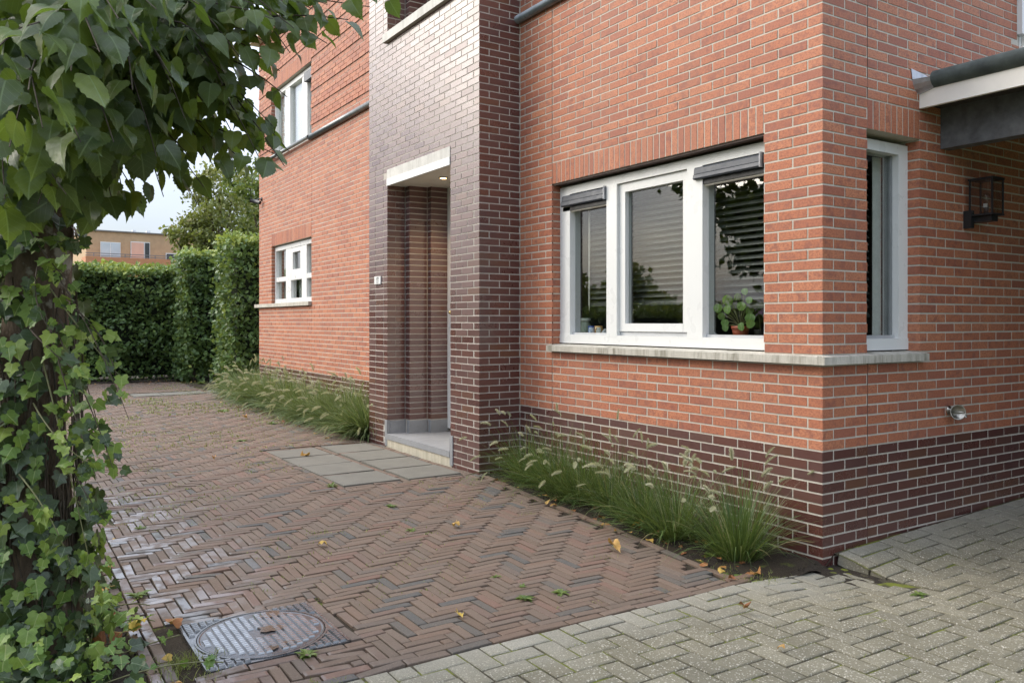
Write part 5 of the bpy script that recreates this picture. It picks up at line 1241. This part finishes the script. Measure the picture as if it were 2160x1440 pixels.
mb = MB(); mb.box(1.535, 1.575, -0.055, -0.001, 2.115, 2.235); mb.box(1.576, 1.66, -0.17, -0.01, 2.155, 2.194); mb.build('bracket', BLACK, wl_)
mb = MB(); mb.lathe([(0.016, 0), (0.016, 0.062), (0.010, 0.064)], 14, Matrix.Translation((1.625, -0.11, z0 + 0.0125))); mb.build('lamp_holder', m_plain('holder_dark', (0.05, 0.05, 0.05), 0.4), wl_, True)
mb = MB(); mb.lathe([(0.011, 0), (0.012, 0.014), (0.026, 0.034), (0.030, 0.052), (0.024, 0.072), (0.010, 0.082), (0.001, 0.084)], 18, Matrix.Translation((1.625, -0.11, z0 + 0.077))); mb.build('bulb', LGLASS, wl_, True)
mb = MB(); mb.box(1.605, 1.612, -0.125, -0.10, z0 + 0.060, z0 + 0.086); mb.build('bulb_tag', WHITE, wl_)

# outside tap
tp = thing('outdoor_tap', 'worn metal outdoor tap with round cup collar on the side wall', 'tap', (1.335, -0.02, 0.80))
o = Vector((1.335, 0, 0.862))
mb = MB(); mb.lathe([(0.030, 0), (0.030, 0.006), (0.014, 0.010), (0.014, 0.055)], 20, Matrix.Translation(o + Vector((0.015, -0.001, 0.005))) @ Matrix.Rotation(R(90), 4, 'X')); mb.tube([o + Vector((0.015, -0.05, 0.005)), o + Vector((0.055, -0.062, 0.010)), o + Vector((0.085, -0.07, -0.02)), o + Vector((0.092, -0.075, -0.042))], [0.016, 0.014, 0.011, 0.011], 12); mb.build('body', CHROME, tp, True)
MT = Matrix.Translation(o + Vector((-0.005, -0.070, -0.002))) @ Vector((-0.62, -0.78, 0.08)).to_track_quat('Z', 'Y').to_matrix().to_4x4()
mb = MB(); mb.lathe([(0.016, -0.03), (0.022, -0.012), (0.046, 0.012), (0.052, 0.016), (0.049, 0.018), (0.042, 0.012), (0.016, -0.004), (0.002, -0.004)], 28, MT); mb.build('collar', CHROME, tp, True)
mb = MB(); a_ = MT @ Vector((-0.044, 0, 0.012)); b_ = MT @ Vector((0.044, 0, 0.012)); mb.tube([a_, b_], 0.006, 8); mb.build('key_bar', CHROME, tp, True)
mb = MB(); mb.lathe([(0.008, 0), (0.012, 0.006), (0.010, 0.018), (0.004, 0.022)], 12, Matrix.Translation(o + Vector((0.055, -0.062, 0.020)))); mb.build('knob', BLACK, tp, True)

# security camera and sensor on the wing corner
v = on_x(549, 424, -0.02)
sc_ = thing('security_camera', 'small black security camera on the wing corner', 'camera', v)
mb = MB(); mb.lathe([(0.035, 0), (0.035, 0.012), (0.012, 0.016), (0.012, 0.06)], 16, Matrix.Translation(v + Vector((0.018, -0.03, 0.03))) @ Matrix.Rotation(R(-90), 4, 'Y')); mb.tube([v + Vector((-0.04, -0.03, 0.03)), v + Vector((-0.08, -0.03, -0.02))], 0.014, 8); mb.build('bracket', CAMBODY, sc_, True)
mb = MB(); mb.tube([v + Vector((-0.03, -0.10, -0.045)), v + Vector((-0.09, -0.02, -0.02)), v + Vector((-0.15, 0.06, 0.0))], [0.033, 0.036, 0.034], 14); cb_ = mb.build('body', CAMBODY, sc_, True)
mb = MB(); mb.tube([v + Vector((-0.027, -0.104, -0.046)), v + Vector((-0.024, -0.108, -0.047))], 0.020, 14); mb.build('lens', m_plain('lens_glass', (0.01, 0.01, 0.012), 0.05), cb_, True)
v = on_x(557, 168, -0.02)
ms = thing('motion_sensor', 'small beige sensor on the upper wing corner', 'sensor', v)
mb = MB(); mb.lathe([(0.03, 0), (0.042, 0.02), (0.042, 0.07), (0.03, 0.085), (0.01, 0.09)], 14, Matrix.Translation(v + Vector((0.018, 0, 0))) @ Matrix.Rotation(R(-90), 4, 'Y')); mb.build('housing', m_plain('beige_plastic', (0.60, 0.47, 0.30), 0.5), ms, True)
mb = MB(); mb.box(v.x + 0.012, v.x + 0.02, v.y - 0.05, v.y + 0.05, v.z - 0.05, v.z + 0.05); mb.build('base_plate', MATS['beige_plastic'], ms)

# fallen leaves
for i, (px_, py_, s_, sh, lab) in enumerate(((684, 1156, .075, .75, 'yellow fallen leaf alone on the clinker paving'), (962, 1112, .07, .62, 'orange-yellow fallen leaf right of the yellow one on the paving'), (1292, 1153, .10, .55, 'large tan dry leaf near the planting bed edge'),
        (1355, 1112, .085, .95, 'bright yellow leaf on the edge of the planting bed'), (1386, 1127, .08, .30, 'curled brown leaf next to the bright yellow leaf'), (1590, 1192, .085, .38, 'upright dry orange leaf on the soil by the corner'), (647, 966, .11, .58, 'curled ochre leaf lying on the second paving slab'),
        (362, 1322, .10, .18, 'rust-orange leaf at the upper left manhole corner'), (268, 1338, .11, .97, 'large yellow leaf in the ivy beside the manhole'), (240, 1310, .09, .08, 'red-brown dead leaf among the ivy at the tree foot'), (258, 1352, .10, .10, 'dark brown curled leaf under the yellow ivy leaf'),
        (626, 887, .12, .50, 'orange leaf at the foot of the wing grasses'), (590, 877, .12, .12, 'brown leaf litter curl left of the orange leaf'), (516, 888, .08, .45, 'small tan leaf far out on the paving'), (1648, 1364, .045, .50, 'small tan scrap on the concrete blocks'),
        (1570, 1286, .07, .05, 'small dark brown leaf on the concrete blocks'), (966, 1291, .05, .88, 'tiny pale yellow leaf by the weed row'), (228, 1258, .07, .55, 'orange leaf on the paving edge near the ivy'), (1548, 1214, .05, .03, 'tiny maroon leaf at the bed corner'), (452, 975, .05, .4, 'little orange leaf speck far left of the slabs'), (215, 1395, .10, .06, 'brown dead leaf at the bottom of the ivy'))):
    p = on_z(px_, py_, 0.08); p.z = (soilz(p.x, p.y) if p.x > bedx(max(0, p.y)) and 0 < p.y < 3.2 else gz(p.x, p.y)) + 0.004
    q = random.Random(500 + i); gm = leaf_geo(LIN, q.uniform(.3, 1.0) * q.choice((1, 1, -1)), q.uniform(-.4, .9), 0.7, 40 + i, 0.08)
    a = q.uniform(0, 6.28); M = frame(p, Vector((math.cos(a), math.sin(a), 0.12)), Vector((q.gauss(0, .25), q.gauss(0, .25), 1)), s_ * 0.8)
    zmin = min((M @ Vector(w_)).z for w_ in gm[0]); M = Matrix.Translation((0, 0, p.z - zmin)) @ M
    mb = MB(); mb.add([tuple(M @ Vector(w_)) for w_ in gm[0]], gm[1], sh, gm[2])
    st0 = M @ Vector((0, 0, 0)); mb.tube([st0, st0 - Vector((math.cos(a), math.sin(a), 0)) * s_ * 0.5 + Vector((0, 0, 0.006))], 0.0012, 4, sh)
    lone('fallen_leaf', mb, FALLEN, lab, 'leaf', 'fallen leaves', True)

# weeds
def weed(label, px_, py_, rad, n, zz=None, up=0.4, mat=None, sh=0.6):
    p = on_z(px_, py_, 0.07); p.z = zz if zz is not None else ((soilz(p.x, p.y) if p.x > bedx(max(0, p.y)) and 0 < p.y < 3.2 else gz(p.x, p.y)))
    mb = MB()
    n = int(n * 1.7)
    for i in range(n):
        a = 6.283 * i / n * 2 + rng.uniform(-.4, .4); o = Vector((math.cos(a), math.sin(a), 0)); l_ = rad * rng.uniform(0.45, 1.0)
        g_ = OVALV[rng.randrange(4)]; M = frame(p + o * rad * 0.08, o + Vector((0, 0, up * rng.uniform(0.3, 1.6))), Vector((0, 0, 1)) - o * up * 0.5, l_, 0.7)
        mb.add([tuple(M @ Vector(w_)) for w_ in g_[0]], g_[1], min(.999, max(0, rng.gauss(sh, .2))), g_[2])
    return lone('weed', mb, mat or WEED, label, 'weed', 'weeds in the joints', True)
for a in (('bright rosette weed on the lower edge of the manhole', 648, 1376, .055, 14), ('weed tuft among the uneven pavers right of centre', 1106, 1259, .055, 11), ('small weed above the uneven pavers', 1102, 1234, .03, 8), ('trailing weed right of the uneven pavers', 1182, 1246, .05, 12),
          ('weed tuft below the slabs', 826, 1074, .06, 10), ('small yellow-green weed left of the yellow leaf row', 869, 1124, .045, 9), ('tiny pale weed above the uneven pavers', 1048, 1214, .035, 6), ('low weed at the lower slab corner', 700, 1034, .06, 9),
          ('leafy weed clump at the foot of the tower left edge', 752, 914, .16, 22), ('small leafy plant at the tower corner in the bed', 1052, 984, .11, 20), ('bright weed on the raised concrete blocks', 1938, 1240, .05, 12), ('heart-leaved bindweed in front of the corner bed', 1262, 1066, .10, 16),
          ('weed patch at the corner of the planting bed', 1575, 1212, .09, 20), ('second small weed at the bed corner', 1545, 1203, .06, 12), ('light green seedling in the corner bed soil', 1500, 1165, .07, 10), ('broad-leaved weed between the corner bed clumps', 1395, 1120, .11, 14), ('leafy weed at the bed edge left of the bindweed', 1180, 1035, .09, 14), ('pale weed behind the large yellow-leaf edge of the bed', 1330, 1095, .09, 12), ('green rosette on the paving under the ivy', 292, 1258, .07, 12), ('small weed on the left wet pavers', 297, 1122, .05, 9), ('weed spreading far out on the paving', 510, 935, .08, 12),
          ('weed line near the wing grasses', 575, 900, .09, 14), ('weed at the outer end of the wing grasses', 470, 872, .10, 14), ('tall weed before the long hedge', 395, 806, .16, 14), ('second weed before the long hedge', 425, 812, .14, 14), ('third weed beside the hedge blocks', 458, 818, .13, 14), ('weed by the grass edge beyond the tower', 610, 893, .08, 12)):
    weed(*a)
MOSS = m_foliage('moss', [(0.0, (0.105, 0.135, 0.026)), (0.6, (0.175, 0.205, 0.040)), (1.0, (0.27, 0.27, 0.075))], 0.25)
# tufts of grass and moss in the joints
mb = MB()
for (x0_, x1_, y0_, y1_, n_, h_) in ((325, 400, 1368, 1436, 260, .055), (415, 470, 1375, 1425, 60, .04), (520, 640, 900, 940, 260, .03), (300, 540, 905, 950, 700, .02), (350, 480, 815, 845, 420, .05), (230, 420, 960, 1010, 320, .02), (1230, 1420, 1100, 1180, 120, .025), (640, 760, 1420, 1440, 60, .03), (560, 700, 870, 900, 260, .035), (230, 480, 800, 822, 500, .08), (1520, 1640, 1190, 1225, 220, .035), (1000, 1250, 1010, 1090, 150, .03), (330, 500, 850, 905, 260, .025), (170, 330, 1050, 1180, 150, .025)):
    for c_ in range(max(3, n_ // 28)):
        cx_, cy_ = rng.uniform(x0_, x1_), rng.uniform(y0_, y1_); pc = on_z(cx_, cy_, 0.07 if cy_ > 1000 else 0.1)
        for k in range(28):
            p = pc + Vector((rng.gauss(0, 0.045 if cy_ > 950 else 0.11), rng.gauss(0, 0.03 if cy_ > 950 else 0.06), 0)); p.z = gz(p.x, p.y) - 0.006
            blade(mb, p, Vector((rng.gauss(0, .5), rng.gauss(0, .5), 1)), h_ * rng.uniform(0.5, 1.2), 0.0035 if cy_ > 1000 else 0.007, 0.8, rng.random(), 2)
for k in range(2300):                                # moss cushions along the joints, thinning out towards the walked line
    y = 0.1 + 12.5 * rng.random() ** 1.3; x = rng.uniform(-3.5, -0.6)
    if math.sin(x * 2.7 + y * 1.1) + math.sin(y * 2.3 - x * 1.9) < 0.35 - 0.05 * y: continue
    if bedx(min(y, 3.2)) - 0.05 < x and y < 3.3 or (3.3 < y < 5.7 and x > -1.75) or (MH[0] - .1 < x < MH[1] + .05 and MH[2] - .1 < y < MH[3] + .1): continue
    p = Vector((x, y, gz(x, y) - 0.008))
    sc2 = 1 + y / 5.0
    for q_ in range(6): blade(mb, p + Vector((rng.gauss(0, .025 * sc2), rng.gauss(0, .010 * sc2), 0)), Vector((rng.gauss(0, .7), rng.gauss(0, .7), 0.8)), rng.uniform(0.012, 0.022) * sc2, 0.006 * sc2, 0.9, rng.random(), 2)
for k in range(900):                                 # and between the concrete blocks
    x = rng.uniform(-3.2, 2.6); y = rng.uniform(-1.9, -0.05)
    if math.sin(x * 3.1 + y * 2.0) + math.sin(y * 4.1 - x * 1.3) < 0.2: continue
    u_ = round((y + 2.48) / 0.107) * 0.107 - 2.48; p = Vector((x, u_, gz(x, u_) - 0.008))
    for q_ in range(5): blade(mb, p + Vector((rng.gauss(0, .03), rng.gauss(0, .004), 0)), Vector((rng.gauss(0, .7), rng.gauss(0, .7), 0.8)), rng.uniform(0.009, 0.015), 0.006, 0.9, rng.random(), 2)
mo = mb.build('joint_moss', MOSS); mo['label'] = 'yellow-green moss and grass tufts growing in the paving joints'; mo['category'] = 'moss'; stuff(mo)
mb = MB()
for k in range(1500):                                # crumbs of soil
    x = rng.uniform(-0.72, -0.02); y = rng.uniform(-0.05, 3.2)
    if k % 3 == 0: x, y = rng.uniform(-4.2, -3.6), rng.uniform(0, 3)
    elif x < bedx(max(0, y)) + 0.03: continue
    z = soilz(x, y) if x > -1 else 0.07 + 0.03 * smooth((-3.645 - x) / 0.5); s_ = rng.uniform(0.004, 0.013)
    M = Matrix.Translation((x, y, z)) @ Euler((rng.random() * 6, rng.random() * 6, 0)).to_matrix().to_4x4() @ Matrix.Diagonal((s_, s_ * 0.8, s_ * 0.6, 1)); mb.obox(M, rng.random())
lm_ = MB()
for k in range(420):                                 # leaf litter gathered along the edges
    w_ = k % 4
    if w_ == 0: x, y = rng.uniform(-0.80, -0.48), rng.uniform(5.9, 12.2)
    elif w_ == 1: x, y = rng.uniform(-4.3, -3.50), rng.uniform(0.1, 3.4)
    elif w_ == 2: y = rng.uniform(0.05, 3.1); x = bedx(y) + rng.uniform(-0.03, 0.35)
    else: x, y = rng.uniform(-3.4, 0.3), rng.uniform(16.3, 17.4)
    z = soilz(x, y) + 0.006 if w_ == 2 else max(gz(x, y), 0.10 if w_ == 3 else 0) + 0.006
    if w_ == 1 and x < -3.62: z = 0.075 + 0.04 * smooth((-3.645 - x) / 0.5)
    g_ = LINV[rng.randrange(8)]; a = rng.uniform(0, 6.28)
    M = frame(Vector((x, y, z)), Vector((math.cos(a), math.sin(a), 0.1)), Vector((rng.gauss(0, .4), rng.gauss(0, .4), 1)), rng.uniform(0.02, 0.055))
    lm_.add([tuple(M @ Vector(q_)) for q_ in g_[0]], g_[1], rng.random() ** 1.6 * 0.8, g_[2])
lo_ = lm_.build('leaf_litter', FALLEN, None, True); lo_['label'] = 'brown leaf litter gathered along the bed edges'; lo_['category'] = 'leaf litter'; stuff(lo_)
cr = mb.build('soil_crumbs', SOIL); cr['label'] = 'loose dark soil crumbs in the planting beds'; cr['category'] = 'soil'; stuff(cr)
